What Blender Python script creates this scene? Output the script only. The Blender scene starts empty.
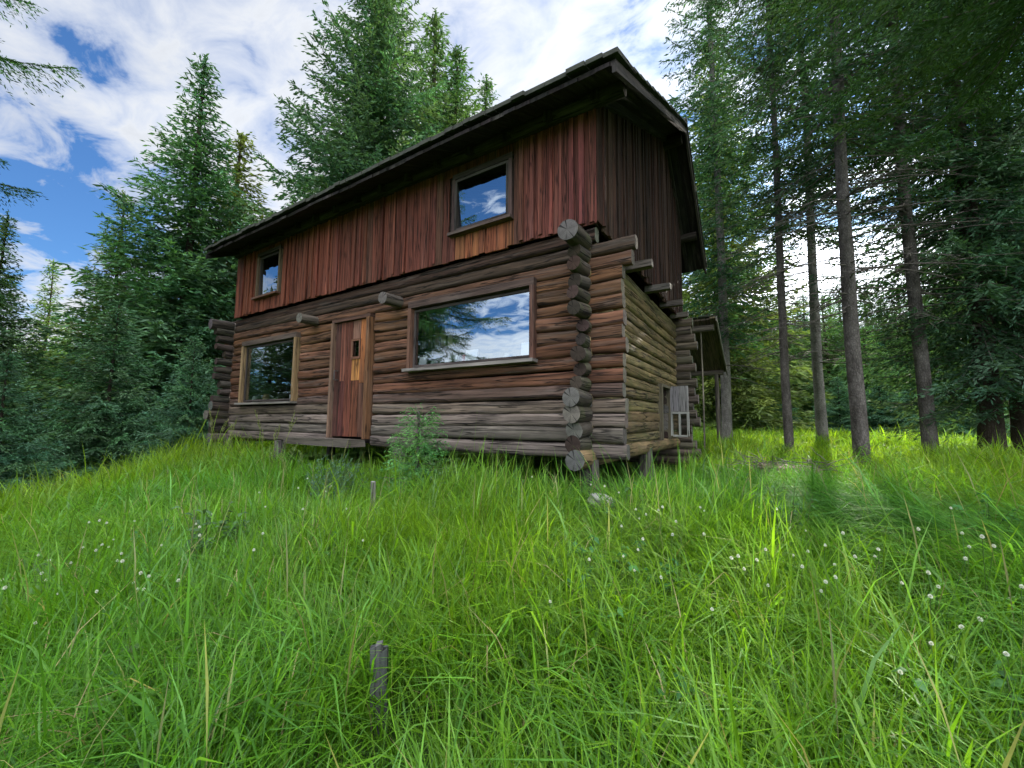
import bpy, math, random
import numpy as np
from mathutils import Vector, Matrix

R = math.radians
rng = random.Random(7)
nrg = np.random.default_rng(11)
scn = bpy.context.scene
COL = scn.collection

# ------------------------------------------------------------------ registration helpers
def tag(o, label=None, cat=None, group=None, kind=None):
    if label: o['label'] = label
    if cat: o['category'] = cat
    if group: o['group'] = group
    if kind: o['kind'] = kind
    return o

def empty(name, loc=(0, 0, 0), rz=0.0, label=None, cat=None, group=None):
    o = bpy.data.objects.new(name, None)
    o.empty_display_size = 0.2
    o.location = loc
    o.rotation_euler = (0, 0, rz)
    COL.objects.link(o)
    return tag(o, label, cat, group)

def link_mesh(name, me, parent=None):
    o = bpy.data.objects.new(name, me)
    COL.objects.link(o)
    if parent: o.parent = parent
    return o

def copy_tree(o, parent=None):
    c = o.copy()
    COL.objects.link(c)
    c.parent = parent
    for ch in list(o.children):
        copy_tree(ch, c)
    return c

# ------------------------------------------------------------------ mesh builder
class MB:
    """collects shapes with per-corner UVs (metres), a per-vertex tint and material slots"""
    def __init__(s):
        s.v = []; s.f = []; s.uv = []; s.t = []; s.m = []
    def add(s, verts, faces, uvs, tint, slot=0):
        b = len(s.v)
        s.v += [tuple(p) for p in verts]
        s.t += [tint] * len(verts)
        for f, u in zip(faces, uvs):
            s.f.append([b + i for i in f]); s.uv.append(u); s.m.append(slot)
    def hexa(s, c, tint=(.5, .5, .5), slot=0, along=None):
        """c: 8 corners, 0-3 bottom ring, 4-7 the same ring on top"""
        c = [Vector(p) for p in c]
        faces = [(3, 2, 1, 0), (4, 5, 6, 7), (0, 1, 5, 4), (1, 2, 6, 5), (2, 3, 7, 6), (3, 0, 4, 7)]
        if along is None:
            e = [(c[1] - c[0]), (c[3] - c[0]), (c[4] - c[0])]
            along = max(e, key=lambda q: q.length)
        along = along.normalized()
        o = (rng.random() * 40, rng.random() * 40)
        uvs = []
        for f in faces:
            n = (c[f[1]] - c[f[0]]).cross(c[f[2]] - c[f[1]])
            n = n.normalized() if n.length > 1e-9 else Vector((0, 0, 1))
            w = n.cross(along)
            if w.length < .3:
                a2 = (c[f[1]] - c[f[0]]).normalized(); w = n.cross(a2)
                uvs.append([((c[i] - c[f[0]]).dot(a2) + o[0], (c[i] - c[f[0]]).dot(w) + o[1]) for i in f])
            else:
                uvs.append([(c[i].dot(along) + o[0], c[i].dot(w) + o[1]) for i in f])
        s.add(c, faces, uvs, tint, slot)
    def box(s, a, b, tint=(.5, .5, .5), slot=0, along=None, jit=0.0):
        (x0, y0, z0), (x1, y1, z1) = a, b
        c = [(x0, y0, z0), (x1, y0, z0), (x1, y1, z0), (x0, y1, z0), (x0, y0, z1), (x1, y0, z1), (x1, y1, z1), (x0, y1, z1)]
        if jit:
            c = [tuple(q + rng.uniform(-jit, jit) for q in p) for p in c]
        s.hexa(c, tint, slot, Vector(along) if along else None)
    def log(s, p0, p1, r0, r1=None, tint=(.5, .5, .5), n=12, step=.3, bow=.012, rough=.05, caps=(True, True), endtint=None, slot=0, endslot=1, seed=None, flat=1.0):
        q = random.Random(rng.random() if seed is None else seed)
        p0 = Vector(p0); p1 = Vector(p1); r1 = r0 if r1 is None else r1
        ax = (p1 - p0); L = ax.length; ax.normalize()
        up = Vector((0, 0, 1)) if abs(ax.z) < .9 else Vector((0, 1, 0))
        sd = ax.cross(up).normalized(); up = sd.cross(ax)
        k = max(2, int(L / step) + 1)
        verts = []; U = []
        ph = [q.uniform(0, 6.28) for _ in range(4)]
        uo = (q.uniform(0, 40), q.uniform(0, 40))
        for i in range(k):
            t = i / (k - 1)
            r = (r0 + (r1 - r0) * t) * (1 + q.uniform(-rough, rough) * .6)
            c = p0 + ax * (L * t) + up * (bow * math.sin(ph[0] + 3.1 * t)) + sd * (bow * math.sin(ph[1] + 2.3 * t))
            for j in range(n):
                a = 2 * math.pi * j / n
                rr = r * (1 + .04 * math.sin(2 * a + ph[2]) + q.uniform(-rough, rough) * .35)
                verts.append(c + sd * (rr * max(-flat, min(flat, math.cos(a)))) + up * (rr * math.sin(a)))
        faces = []; uvs = []
        for i in range(k - 1):
            u0 = uo[0] + L * i / (k - 1); u1 = uo[0] + L * (i + 1) / (k - 1)
            for j in range(n):
                j2 = (j + 1) % n
                faces.append((i * n + j, i * n + j2, (i + 1) * n + j2, (i + 1) * n + j))
                w0 = uo[1] + 2 * math.pi * r0 * j / n; w1 = uo[1] + 2 * math.pi * r0 * (j + 1) / n
                uvs.append([(u0, w0), (u0, w1), (u1, w1), (u1, w0)])
        s.add(verts, faces, uvs, tint, slot)
        for e in (0, 1):
            if not caps[e]: continue
            ring = verts[:n] if e == 0 else verts[-n:]
            c = sum((Vector(p) for p in ring), Vector()) / n + ax * (.006 if e else -.006)
            cv = [c] + list(ring)
            fs = []; us = []
            for j in range(n):
                j2 = (j + 1) % n
                f = (0, 1 + j2, 1 + j) if e == 0 else (0, 1 + j, 1 + j2)
                fs.append(f)
                us.append([((Vector(cv[i]) - c).dot(sd), (Vector(cv[i]) - c).dot(up)) for i in f])
            s.add(cv, fs, us, endtint or tint, endslot)
    def build(s, name, mats, parent=None, smooth=False):
        me = bpy.data.meshes.new(name)
        me.from_pydata([tuple(p) for p in s.v], [], s.f)
        for m in (mats if isinstance(mats, (list, tuple)) else [mats]): me.materials.append(m)
        ul = me.uv_layers.new(name='UVMap')
        ul.data.foreach_set('uv', [q for u in s.uv for p in u for q in p])
        at = me.attributes.new('tint', 'FLOAT_COLOR', 'POINT')
        at.data.foreach_set('color', [q for t in s.t for q in (t[0], t[1], t[2], 1.0)])
        me.polygons.foreach_set('material_index', s.m)
        if smooth is True: me.polygons.foreach_set('use_smooth', [True] * len(s.f))
        elif smooth == 'sides': me.polygons.foreach_set('use_smooth', [m == 0 for m in s.m])
        me.update()
        return link_mesh(name, me, parent)

def np_mesh(name, verts, faces_list, mats, tint=None, slots=None, smooth=False):
    """verts (n,3); faces_list: list of (m,k) int arrays"""
    me = bpy.data.meshes.new(name)
    me.vertices.add(len(verts))
    me.vertices.foreach_set('co', np.asarray(verts, np.float32).ravel())
    nl = sum(f.size for f in faces_list); nf = sum(len(f) for f in faces_list)
    me.loops.add(nl); me.polygons.add(nf)
    me.loops.foreach_set('vertex_index', np.concatenate([f.ravel() for f in faces_list]).astype(np.int32))
    tot = np.concatenate([np.full(len(f), f.shape[1], np.int32) for f in faces_list])
    st = np.concatenate([[0], np.cumsum(tot)[:-1]]).astype(np.int32)
    me.polygons.foreach_set('loop_start', st)
    me.polygons.foreach_set('loop_total', tot)
    for m in mats: me.materials.append(m)
    if slots is not None:
        me.polygons.foreach_set('material_index', np.concatenate([np.full(len(f), k, np.int32) for f, k in zip(faces_list, slots)]))
    if smooth: me.polygons.foreach_set('use_smooth', np.ones(nf, bool))
    if tint is not None:
        at = me.attributes.new('tint', 'FLOAT_COLOR', 'POINT')
        c = np.ones((len(verts), 4), np.float32); c[:, :3] = tint
        at.data.foreach_set('color', c.ravel())
    me.update(calc_edges=True)
    return me

# ------------------------------------------------------------------ value noise for layout
_tab = np.random.default_rng(5).random((64, 64))
def vnoise(x, y, sc):
    x = np.asarray(x, float) * sc + 100.3; y = np.asarray(y, float) * sc + 57.7
    xi = np.floor(x).astype(int); yi = np.floor(y).astype(int)
    fx = x - xi; fy = y - yi
    fx = fx * fx * (3 - 2 * fx); fy = fy * fy * (3 - 2 * fy)
    g = lambda a, b: _tab[a % 64, b % 64]
    return (g(xi, yi) * (1 - fx) + g(xi + 1, yi) * fx) * (1 - fy) + (g(xi, yi + 1) * (1 - fx) + g(xi + 1, yi + 1) * fx) * fy

CAM = np.array([1.676, -4.391, 0.288])
def sstep(a, b, t):
    t = np.clip((t - a) / (b - a), 0, 1); return t * t * (3 - 2 * t)

def ground_z(x, y):
    x = np.asarray(x, float); y = np.asarray(y, float)
    h = np.interp(y, [-60, -14, -7, -4.4, -2.2, -.4, 2, 6, 20, 80, 400], [-4.5, -3.1, -1.95, -1.32, -.98, -.64, -.56, -.48, -.42, -.2, 1.5])
    s = -x - .6 * y
    d = np.maximum(s - 9.0, 0)
    h = h - .26 * d * d / (d + 1.2) * np.where(d > 14, 14 / np.maximum(d, 1e-6), 1)
    h = h + (vnoise(x, y, .8) - .5) * .14 + (vnoise(x, y, .23) - .5) * .22
    inside = sstep(.6, -.3, np.maximum(np.maximum(-9.2 - x, x - .3), np.maximum(-y, y - 5.8)))
    return h * (1 - inside) + (-.72) * inside
gz = lambda x, y: float(ground_z(x, y))

# ------------------------------------------------------------------ node helpers
def new_mat(name):
    m = bpy.data.materials.new(name); m.use_nodes = True
    nt = m.node_tree; nt.nodes.clear()
    out = nt.nodes.new('ShaderNodeOutputMaterial')
    return m, nt, out
def N(nt, t, **kw):
    n = nt.nodes.new(t)
    for k, v in kw.items():
        if k in n.inputs.keys() if isinstance(k, str) else False: n.inputs[k].default_value = v
        else: setattr(n, k, v)
    return n
def L(nt, a, b): nt.links.new(a, b)
def ramp(nt, src, stops, interp='LINEAR'):
    n = nt.nodes.new('ShaderNodeValToRGB'); n.color_ramp.interpolation = interp
    e = n.color_ramp.elements
    while len(e) < len(stops): e.new(.5)
    for i, (p, c) in enumerate(stops):
        e[i].position = p
        e[i].color = (c, c, c, 1) if not isinstance(c, (tuple, list)) else (*c, 1)
    L(nt, src, n.inputs[0]); return n.outputs[0]
def mixc(nt, mode, fac, a, b):
    n = nt.nodes.new('ShaderNodeMix'); n.data_type = 'RGBA'; n.blend_type = mode
    for s, v in ((n.inputs[0], fac), (n.inputs[6], a), (n.inputs[7], b)):
        if hasattr(v, 'links') or hasattr(v, 'is_output'): L(nt, v, s)
        elif isinstance(v, (tuple, list)): s.default_value = (*v, 1)
        else: s.default_value = v
    return n.outputs[2]
def math_(nt, op, a, b=None, c=None):
    n = nt.nodes.new('ShaderNodeMath'); n.operation = op
    for s, v in zip(n.inputs, (a, b, c)):
        if v is None: continue
        if hasattr(v, 'is_output'): L(nt, v, s)
        else: s.default_value = v
    return n.outputs[0]

def wood(name, grain=(1.3, 26), lo=.45, hi=1.35, crack=.55, rough=.85, bump=.5, moss=0.0, spec=.25, check=.85, silver=.62):
    m, nt, out = new_mat(name)
    uv = N(nt, 'ShaderNodeUVMap', uv_map='UVMap')
    at = N(nt, 'ShaderNodeAttribute', attribute_name='tint')
    def noise(sx, sy, det=6, ro=.6, dist=0.):
        mp = N(nt, 'ShaderNodeMapping'); mp.inputs['Scale'].default_value = (sx, sy, 1); L(nt, uv.outputs[0], mp.inputs[0])
        n = N(nt, 'ShaderNodeTexNoise'); n.inputs['Scale'].default_value = 1; n.inputs['Detail'].default_value = det
        n.inputs['Roughness'].default_value = ro; n.inputs['Distortion'].default_value = dist
        L(nt, mp.outputs[0], n.inputs[0]); return n.outputs[0]
    g = noise(grain[0], grain[1], dist=.4)
    big = noise(.9, 2.5, 4)
    cr = noise(.7, grain[1] * 1.6, 3, .5)
    fine = noise(6, grain[1] * 4, 3)
    k = ramp(nt, g, [(.28, lo), (.72, hi)])
    col = mixc(nt, 'MULTIPLY', 1.0, at.outputs[0], k)
    k2 = ramp(nt, big, [(.3, .72), (.7, 1.25)])
    col = mixc(nt, 'MULTIPLY', 1.0, col, k2)
    # silvered weathering in streaks
    sv = ramp(nt, noise(1.0, 9, 5, .65), [(.52, 0.), (.72, .55)])
    grey = mixc(nt, 'MIX', silver, col, (.17, .15, .135))
    col = mixc(nt, 'MIX', sv, col, grey)
    ck = ramp(nt, cr, [(.30, 0.0), (.37, 1.0)])
    ckm = math_(nt, 'MULTIPLY_ADD', ck, crack, 1 - crack)
    col = mixc(nt, 'MULTIPLY', 1.0, col, ckm)
    # long wandering drying checks and a few knots
    chk = math_(nt, 'ABSOLUTE', math_(nt, 'SUBTRACT', noise(.45, grain[1] * .42, 4, .55), .5))
    chm = ramp(nt, chk, [(.004, .12), (.020, 1.)])
    col = mixc(nt, 'MULTIPLY', check, col, chm)
    mpk = N(nt, 'ShaderNodeMapping'); mpk.inputs['Scale'].default_value = (1.3, 4.2, 1); L(nt, uv.outputs[0], mpk.inputs[0])
    vk = N(nt, 'ShaderNodeTexVoronoi'); vk.inputs['Scale'].default_value = 1.; L(nt, mpk.outputs[0], vk.inputs[0])
    col = mixc(nt, 'MULTIPLY', .8, col, ramp(nt, vk.outputs['Distance'], [(.05, .22), (.13, 1.)]))
    col = mixc(nt, 'MULTIPLY', .5, col, ramp(nt, fine, [(.2, .6), (.8, 1.3)]))
    if moss:
        tc = N(nt, 'ShaderNodeTexCoord')
        n = N(nt, 'ShaderNodeTexNoise'); n.inputs['Scale'].default_value = 5; n.inputs['Detail'].default_value = 6
        L(nt, tc.outputs['Object'], n.inputs[0])
        col = mixc(nt, 'MIX', ramp(nt, n.outputs[0], [(.48, 0.), (.62, moss)]), col, (.07, .085, .025))
    hgt = math_(nt, 'ADD', math_(nt, 'MULTIPLY', g, .5), math_(nt, 'MULTIPLY', ck, .6))
    hgt = math_(nt, 'ADD', hgt, math_(nt, 'MULTIPLY', fine, .2))
    hgt = math_(nt, 'ADD', hgt, math_(nt, 'MULTIPLY', chm, .9))
    b = N(nt, 'ShaderNodeBump'); b.inputs['Strength'].default_value = bump; b.inputs['Distance'].default_value = .016
    L(nt, hgt, b.inputs['Height'])
    p = N(nt, 'ShaderNodeBsdfPrincipled'); p.inputs['Roughness'].default_value = rough
    p.inputs['Specular IOR Level'].default_value = spec
    L(nt, col, p.inputs['Base Color']); L(nt, b.outputs[0], p.inputs['Normal']); L(nt, p.outputs[0], out.inputs[0])
    return m

def endgrain(name):
    m, nt, out = new_mat(name)
    uv = N(nt, 'ShaderNodeUVMap', uv_map='UVMap')
    at = N(nt, 'ShaderNodeAttribute', attribute_name='tint')
    n = N(nt, 'ShaderNodeTexNoise'); n.inputs['Scale'].default_value = 14; n.inputs['Detail'].default_value = 5; L(nt, uv.outputs[0], n.inputs[0])
    ln = N(nt, 'ShaderNodeVectorMath', operation='LENGTH'); L(nt, uv.outputs[0], ln.inputs[0])
    d = math_(nt, 'ADD', math_(nt, 'MULTIPLY', ln.outputs['Value'], 420.), math_(nt, 'MULTIPLY', n.outputs[0], 14.))
    rings = math_(nt, 'MULTIPLY_ADD', math_(nt, 'SINE', d), .13, .95)
    gr = N(nt, 'ShaderNodeTexGradient', gradient_type='RADIAL'); L(nt, uv.outputs[0], gr.inputs[0])
    cn = N(nt, 'ShaderNodeTexNoise', noise_dimensions='1D'); cn.inputs['Scale'].default_value = 16; cn.inputs['Detail'].default_value = 2
    L(nt, gr.outputs[1], cn.inputs['W'])
    ck = ramp(nt, cn.outputs[0], [(.33, .25), (.38, 1.)])
    col = mixc(nt, 'MULTIPLY', 1., at.outputs[0], rings)
    col = mixc(nt, 'MULTIPLY', 1., col, ck)
    col = mixc(nt, 'MULTIPLY', .8, col, ramp(nt, n.outputs[0], [(.25, .5), (.75, 1.35)]))
    p = N(nt, 'ShaderNodeBsdfPrincipled'); p.inputs['Roughness'].default_value = .95; p.inputs['Specular IOR Level'].default_value = .15
    b = N(nt, 'ShaderNodeBump'); b.inputs['Strength'].default_value = .5; b.inputs['Distance'].default_value = .01; L(nt, ck, b.inputs['Height'])
    L(nt, col, p.inputs['Base Color']); L(nt, b.outputs[0], p.inputs['Normal']); L(nt, p.outputs[0], out.inputs[0])
    return m

def foliage(name, transl=.35, hue_obj=.25, rough=.6, gloss=.012):
    m, nt, out = new_mat(name)
    at = N(nt, 'ShaderNodeAttribute', attribute_name='tint')
    oi = N(nt, 'ShaderNodeObjectInfo')
    hs = N(nt, 'ShaderNodeHueSaturation')
    L(nt, math_(nt, 'MULTIPLY_ADD', oi.outputs['Random'], .05 * (hue_obj > 0), .5 - .025 * (hue_obj > 0)), hs.inputs['Hue'])
    L(nt, math_(nt, 'MULTIPLY_ADD', oi.outputs['Random'], hue_obj, 1 - hue_obj / 2), hs.inputs['Value'])
    L(nt, at.outputs[0], hs.inputs['Color'])
    d = N(nt, 'ShaderNodeBsdfDiffuse'); L(nt, hs.outputs[0], d.inputs[0])
    t = N(nt, 'ShaderNodeBsdfTranslucent')
    L(nt, mixc(nt, 'MULTIPLY', 1., hs.outputs[0], (1.25, 1.3, .6)), t.inputs[0])
    mx = N(nt, 'ShaderNodeMixShader'); mx.inputs[0].default_value = transl
    L(nt, d.outputs[0], mx.inputs[1]); L(nt, t.outputs[0], mx.inputs[2])
    g = N(nt, 'ShaderNodeBsdfGlossy'); g.inputs['Roughness'].default_value = rough * .7; g.inputs[0].default_value = (.9, 1, .9, 1)
    mx2 = N(nt, 'ShaderNodeMixShader'); mx2.inputs[0].default_value = gloss
    L(nt, mx.outputs[0], mx2.inputs[1]); L(nt, g.outputs[0], mx2.inputs[2]); L(nt, mx2.outputs[0], out.inputs[0])
    return m

def plain(name, col, rough=.7, noise=8., var=.25, bump=0., metallic=0., spec=.4):
    m, nt, out = new_mat(name)
    tc = N(nt, 'ShaderNodeTexCoord')
    n = N(nt, 'ShaderNodeTexNoise'); n.inputs['Scale'].default_value = noise; n.inputs['Detail'].default_value = 6; L(nt, tc.outputs['Object'], n.inputs[0])
    c = mixc(nt, 'MULTIPLY', 1., col, ramp(nt, n.outputs[0], [(.25, 1 - var), (.75, 1 + var)]))
    p = N(nt, 'ShaderNodeBsdfPrincipled'); p.inputs['Roughness'].default_value = rough; p.inputs['Metallic'].default_value = metallic
    p.inputs['Specular IOR Level'].default_value = spec
    if bump:
        b = N(nt, 'ShaderNodeBump'); b.inputs['Strength'].default_value = bump; b.inputs['Distance'].default_value = .02
        L(nt, n.outputs[0], b.inputs['Height']); L(nt, b.outputs[0], p.inputs['Normal'])
    L(nt, c, p.inputs['Base Color']); L(nt, p.outputs[0], out.inputs[0])
    return m

def bark(name, dark, light, sc=1.0):
    m, nt, out = new_mat(name)
    tc = N(nt, 'ShaderNodeTexCoord')
    mp = N(nt, 'ShaderNodeMapping'); mp.inputs['Scale'].default_value = (1, 1, .45); L(nt, tc.outputs['Object'], mp.inputs[0])
    v = N(nt, 'ShaderNodeTexVoronoi', feature='DISTANCE_TO_EDGE'); v.inputs['Scale'].default_value = 34 * sc; L(nt, mp.outputs[0], v.inputs[0])
    n = N(nt, 'ShaderNodeTexNoise'); n.inputs['Scale'].default_value = 9 * sc; n.inputs['Detail'].default_value = 8; n.inputs['Roughness'].default_value = .7; L(nt, mp.outputs[0], n.inputs[0])
    n2 = N(nt, 'ShaderNodeTexNoise'); n2.inputs['Scale'].default_value = 1.4; n2.inputs['Detail'].default_value = 4; L(nt, tc.outputs['Object'], n2.inputs[0])
    e = ramp(nt, v.outputs[0], [(.0, .55), (.2, 1.)])
    c = mixc(nt, 'MIX', ramp(nt, n.outputs[0], [(.3, 0.), (.7, 1.)]), dark, light)
    c = mixc(nt, 'MULTIPLY', .8, c, e)
    c = mixc(nt, 'MULTIPLY', 1., c, ramp(nt, n2.outputs[0], [(.3, .7), (.7, 1.25)]))
    h = math_(nt, 'ADD', math_(nt, 'MULTIPLY', e, .6), n.outputs[0])
    b = N(nt, 'ShaderNodeBump'); b.inputs['Strength'].default_value = .9; b.inputs['Distance'].default_value = .03; L(nt, h, b.inputs['Height'])
    p = N(nt, 'ShaderNodeBsdfPrincipled'); p.inputs['Roughness'].default_value = .95; p.inputs['Specular IOR Level'].default_value = .1
    L(nt, c, p.inputs['Base Color']); L(nt, b.outputs[0], p.inputs['Normal']); L(nt, p.outputs[0], out.inputs[0])
    return m

def glass_mat(name, refl=.4, tint=(.93, .96, .97)):
    m, nt, out = new_mat(name)
    tr = N(nt, 'ShaderNodeBsdfTransparent'); tr.inputs[0].default_value = (*tint, 1)
    g = N(nt, 'ShaderNodeBsdfGlossy'); g.inputs['Roughness'].default_value = .0; g.inputs[0].default_value = (.80, .91, 1, 1)
    tc = N(nt, 'ShaderNodeTexCoord')
    n = N(nt, 'ShaderNodeTexNoise'); n.inputs['Scale'].default_value = 2.2; n.inputs['Detail'].default_value = 1; L(nt, tc.outputs['Object'], n.inputs[0])
    b = N(nt, 'ShaderNodeBump'); b.inputs['Strength'].default_value = .05; b.inputs['Distance'].default_value = .03
    L(nt, n.outputs[0], b.inputs['Height']); L(nt, b.outputs[0], g.inputs['Normal'])
    fr = N(nt, 'ShaderNodeFresnel'); fr.inputs[0].default_value = 1.5
    f = math_(nt, 'MULTIPLY_ADD', fr.outputs[0], 1.0, refl)
    mx = N(nt, 'ShaderNodeMixShader'); L(nt, f, mx.inputs[0]); L(nt, tr.outputs[0], mx.inputs[1]); L(nt, g.outputs[0], mx.inputs[2])
    L(nt, mx.outputs[0], out.inputs[0]); return m

M_LOG = wood('weathered_log', grain=(1.1, 20), lo=.28, hi=1.85, crack=.85, bump=1.0)
M_SIDELOG = wood('mossy_log', grain=(1.6, 16), lo=.4, hi=1.6, crack=.7, bump=1.0, moss=.35)
M_END = endgrain('log_end_grain')
M_BOARD = wood('stained_board', grain=(.7, 30), lo=.28, hi=1.7, crack=.8, bump=.7, silver=.25)
M_TRIM = wood('trim_board', grain=(1.6, 40), lo=.6, hi=1.25, crack=.4, bump=.35)
M_ROOFWOOD = wood('dark_roof_wood', grain=(1.5, 30), crack=.5, bump=.6)
M_SHAKE = plain('mossy_shake', (.035, .036, .026), .95, 9, .5, .8)
M_GLASS = glass_mat('window_glass', .30)
M_DARKGLASS = glass_mat('hatch_glass', .3)
M_WHITE = plain('white_card', (.78, .8, .82), .8, 6, .05)
M_RED = plain('red_tin', (.42, .04, .03), .5, 12, .15)
M_JAR = plain('pale_jar', (.45, .5, .48), .25, 10, .2)
M_TAN = plain('tan_pot', (.36, .25, .13), .7, 14, .2)
M_BLUE = plain('blue_cloth', (.12, .24, .58), .9, 20, .2)
M_YEL = plain('pale_slat', (.62, .56, .34), .7, 20, .15)
M_STONE = plain('grey_stone', (.26, .25, .23), .9, 7, .35, .7)
M_IRON = plain('rusty_iron', (.06, .045, .04), .6, 30, .3)
M_NEEDLE = foliage('spruce_needles', .3, .35)
M_GRASS = foliage('grass_blades', .5, 0, .6, .013)
M_LEAF = foliage('weed_leaves', .35, .1)
M_PETAL = plain('clover_petal', (.60, .62, .48), .8, 40, .12)
M_BARK = bark('grey_bark', (.06, .05, .045), (.20, .175, .155))
M_BARKPALE = bark('pale_bark', (.13, .115, .10), (.34, .31, .28))
M_BARKDARK = bark('dark_bark', (.035, .026, .02), (.10, .078, .06))
M_TWIG = plain('dead_twig', (.10, .085, .07), .95, 30, .3)

# ------------------------------------------------------------------ ground
def make_ground():
    g = np.unique(np.concatenate([np.arange(-14, 14.01, .25), np.linspace(-60, 60, 121), np.linspace(-400, 400, 81)]).round(3))
    xs = g - 1; ys = g + 2
    X, Y = np.meshgrid(xs, ys)
    Z = ground_z(X, Y)
    v = np.stack([X, Y, Z], -1).reshape(-1, 3)
    n = len(xs); i = np.arange(len(ys) - 1)[:, None] * n + np.arange(n - 1)[None]
    f = np.stack([i, i + 1, i + n + 1, i + n], -1).reshape(-1, 4)
    m, nt, out = new_mat('meadow_soil')
    tc = N(nt, 'ShaderNodeTexCoord')
    n1 = N(nt, 'ShaderNodeTexNoise'); n1.inputs['Scale'].default_value = 1.3; n1.inputs['Detail'].default_value = 10; n1.inputs['Roughness'].default_value = .7; L(nt, tc.outputs['Object'], n1.inputs[0])
    n2 = N(nt, 'ShaderNodeTexNoise'); n2.inputs['Scale'].default_value = 22; n2.inputs['Detail'].default_value = 6; L(nt, tc.outputs['Object'], n2.inputs[0])
    c = ramp(nt, n1.outputs[0], [(.35, (.03, .065, .012)), (.55, (.06, .125, .02)), (.75, (.10, .11, .045))])
    c = mixc(nt, 'MULTIPLY', .8, c, ramp(nt, n2.outputs[0], [(.3, .45), (.7, 1.4)]))
    b = N(nt, 'ShaderNodeBump'); b.inputs['Strength'].default_value = .8; b.inputs['Distance'].default_value = .06; L(nt, n2.outputs[0], b.inputs['Height'])
    p = N(nt, 'ShaderNodeBsdfPrincipled'); p.inputs['Roughness'].default_value = 1; p.inputs['Specular IOR Level'].default_value = .1
    L(nt, c, p.inputs['Base Color']); L(nt, b.outputs[0], p.inputs['Normal']); L(nt, p.outputs[0], out.inputs[0])
    o = link_mesh('ground', np_mesh('ground', v, [f], [m], smooth=True))
    tag(o, kind='structure')
make_ground()

# ------------------------------------------------------------------ the cabin
cabin = empty('log_cabin', (0, 0, 0), 0, 'two storey brown log cabin with red board upper floor standing on the grassy slope', 'cabin')
WL, WR, DEP = -8.82, -.12, 5.3          # left wall axis, right wall axis, depth of back wall axis
PITCH, NLOG, Z0 = .1694, 16, -.045

def var(c, a=.15):
    k = 1 + rng.uniform(-a, a); return tuple(max(.004, q * k * (1 + rng.uniform(-a, a) * .35)) for q in c)
def front_tint(z):
    t = min(1, max(0, (z - .35) / .45))
    grey = (.125, .104, .080); red = (.106, .047, .024)
    if z > 2.25: red = (.060, .034, .022)
    return var(tuple(g * (1 - t) + r * t for g, r in zip(grey, red)), .28)

FRONT_OPEN = [(-4.98, -3.84, -.3, 2.06), (-3.02, -.77, 1.0, 2.05), (-8.22, -6.03, .58, 1.95)]
def front_wall():
    m = MB()
    for k in range(NLOG):
        z = Z0 + PITCH * k + rng.uniform(-.008, .008)
        r = rng.uniform(.086, .095)
        xe = (.34 + rng.uniform(-.025, .025) + (.12 if k >= NLOG - 3 else 0)) if k < NLOG - 1 else .02
        spans = [(-9.12 + rng.uniform(-.08, .08) - (.08 if k > 12 else 0), xe)]
        for (a, b, z0, z1) in FRONT_OPEN:
            if z0 - .03 < z < z1 + .03:
                spans = [s for (p, q) in spans for s in (((p, a), (b, q)) if p < a and q > b else ((p, q),))]
        t = front_tint(z); sd = rng.random()
        for (p, q) in spans:
            e = var((.13, .11, .09), .25)
            fl = rng.uniform(.93, 1.0)
            m.log((p, .1, z), (q, .1, z), r, r * fl, tint=t, endtint=e, seed=sd + p, bow=.013, rough=.085, step=.16, n=16, flat=.72)
    return m.build('log_wall', [M_LOG, M_END], cabin, 'sides')
front_wall()

def cross_wall(x, out, mat, tintf, opens=()):
    m = MB(); top = NLOG - 2
    for k in range(NLOG - 1):
        z = Z0 + PITCH * (k + .5) - .004 + rng.uniform(-.006, .006)
        if k == 0 : m.log((x, -.30, z - PITCH), (x, 5.75, z - PITCH - .02), .112, tint=tintf(z - .18), endtint=var((.11, .105, .10), .15))
        r = rng.uniform(.087, .096)
        y0 = -.29 + rng.uniform(-.09, .07)
        if k == top: y0 = -.42; r = .112
        if 1 <= k <= 3: r = .10; y0 -= .05
        elif k < top: y0 += .05
        if rng.random() < .25 and 4 < k < 14: y0 += .12
        e = var((.105, .098, .088) if (1 <= k <= 3 or k == top) else (.045, .032, .025), .3)  # grey ends weathered; corner shade put into the darker end tint
        t_end = e
        spans = [(y0, 5.68 + rng.uniform(-.08, .08))]
        for (a, b, z0, z1) in opens:
            if z0 - .03 < z < z1 + .03: spans = [s for (p, q) in spans for s in ((p, a), (b, q))]
        t = tintf(z)
        for (p, q) in spans:
            if p < 0:
                m.log((x + rng.uniform(-.025, .015), p, z + rng.uniform(-.012, .012)), (x, .02, z), r * (rng.uniform(.72, .95) if 3 < k < top else 1.05), r, tint=var((.050, .040, .030), .2), endtint=e, bow=.006, rough=.06, step=.08, n=18)  # notch shade put into the dark tint of the projecting stubs
                p = .02
            m.log((x, p, z), (x, q, z), r, tint=t, endtint=e, bow=.011, rough=.085, step=.16, n=16, flat=.78)
    return m.build('log_wall', [mat, M_END], cabin, 'sides')
HATCH = (3.45, 4.2, -.02, .95)
cross_wall(WR, 1, M_SIDELOG, lambda z: var((.17, .118, .055), .22), [HATCH])
cross_wall(WL, -1, M_LOG, lambda z: var((.13, .10, .08), .2))
def back_wall():
    m = MB()
    for k in range(-3, NLOG):
        z = Z0 + PITCH * k
        m.log((-9.1, DEP, z), (.30 + rng.uniform(-.08, .1), DEP, z), rng.uniform(.1, .112), tint=var((.09, .07, .05), .2), endtint=var((.17, .15, .12), .2))
    m.build('log_wall', [M_LOG, M_END], cabin, 'sides')
back_wall()

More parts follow.
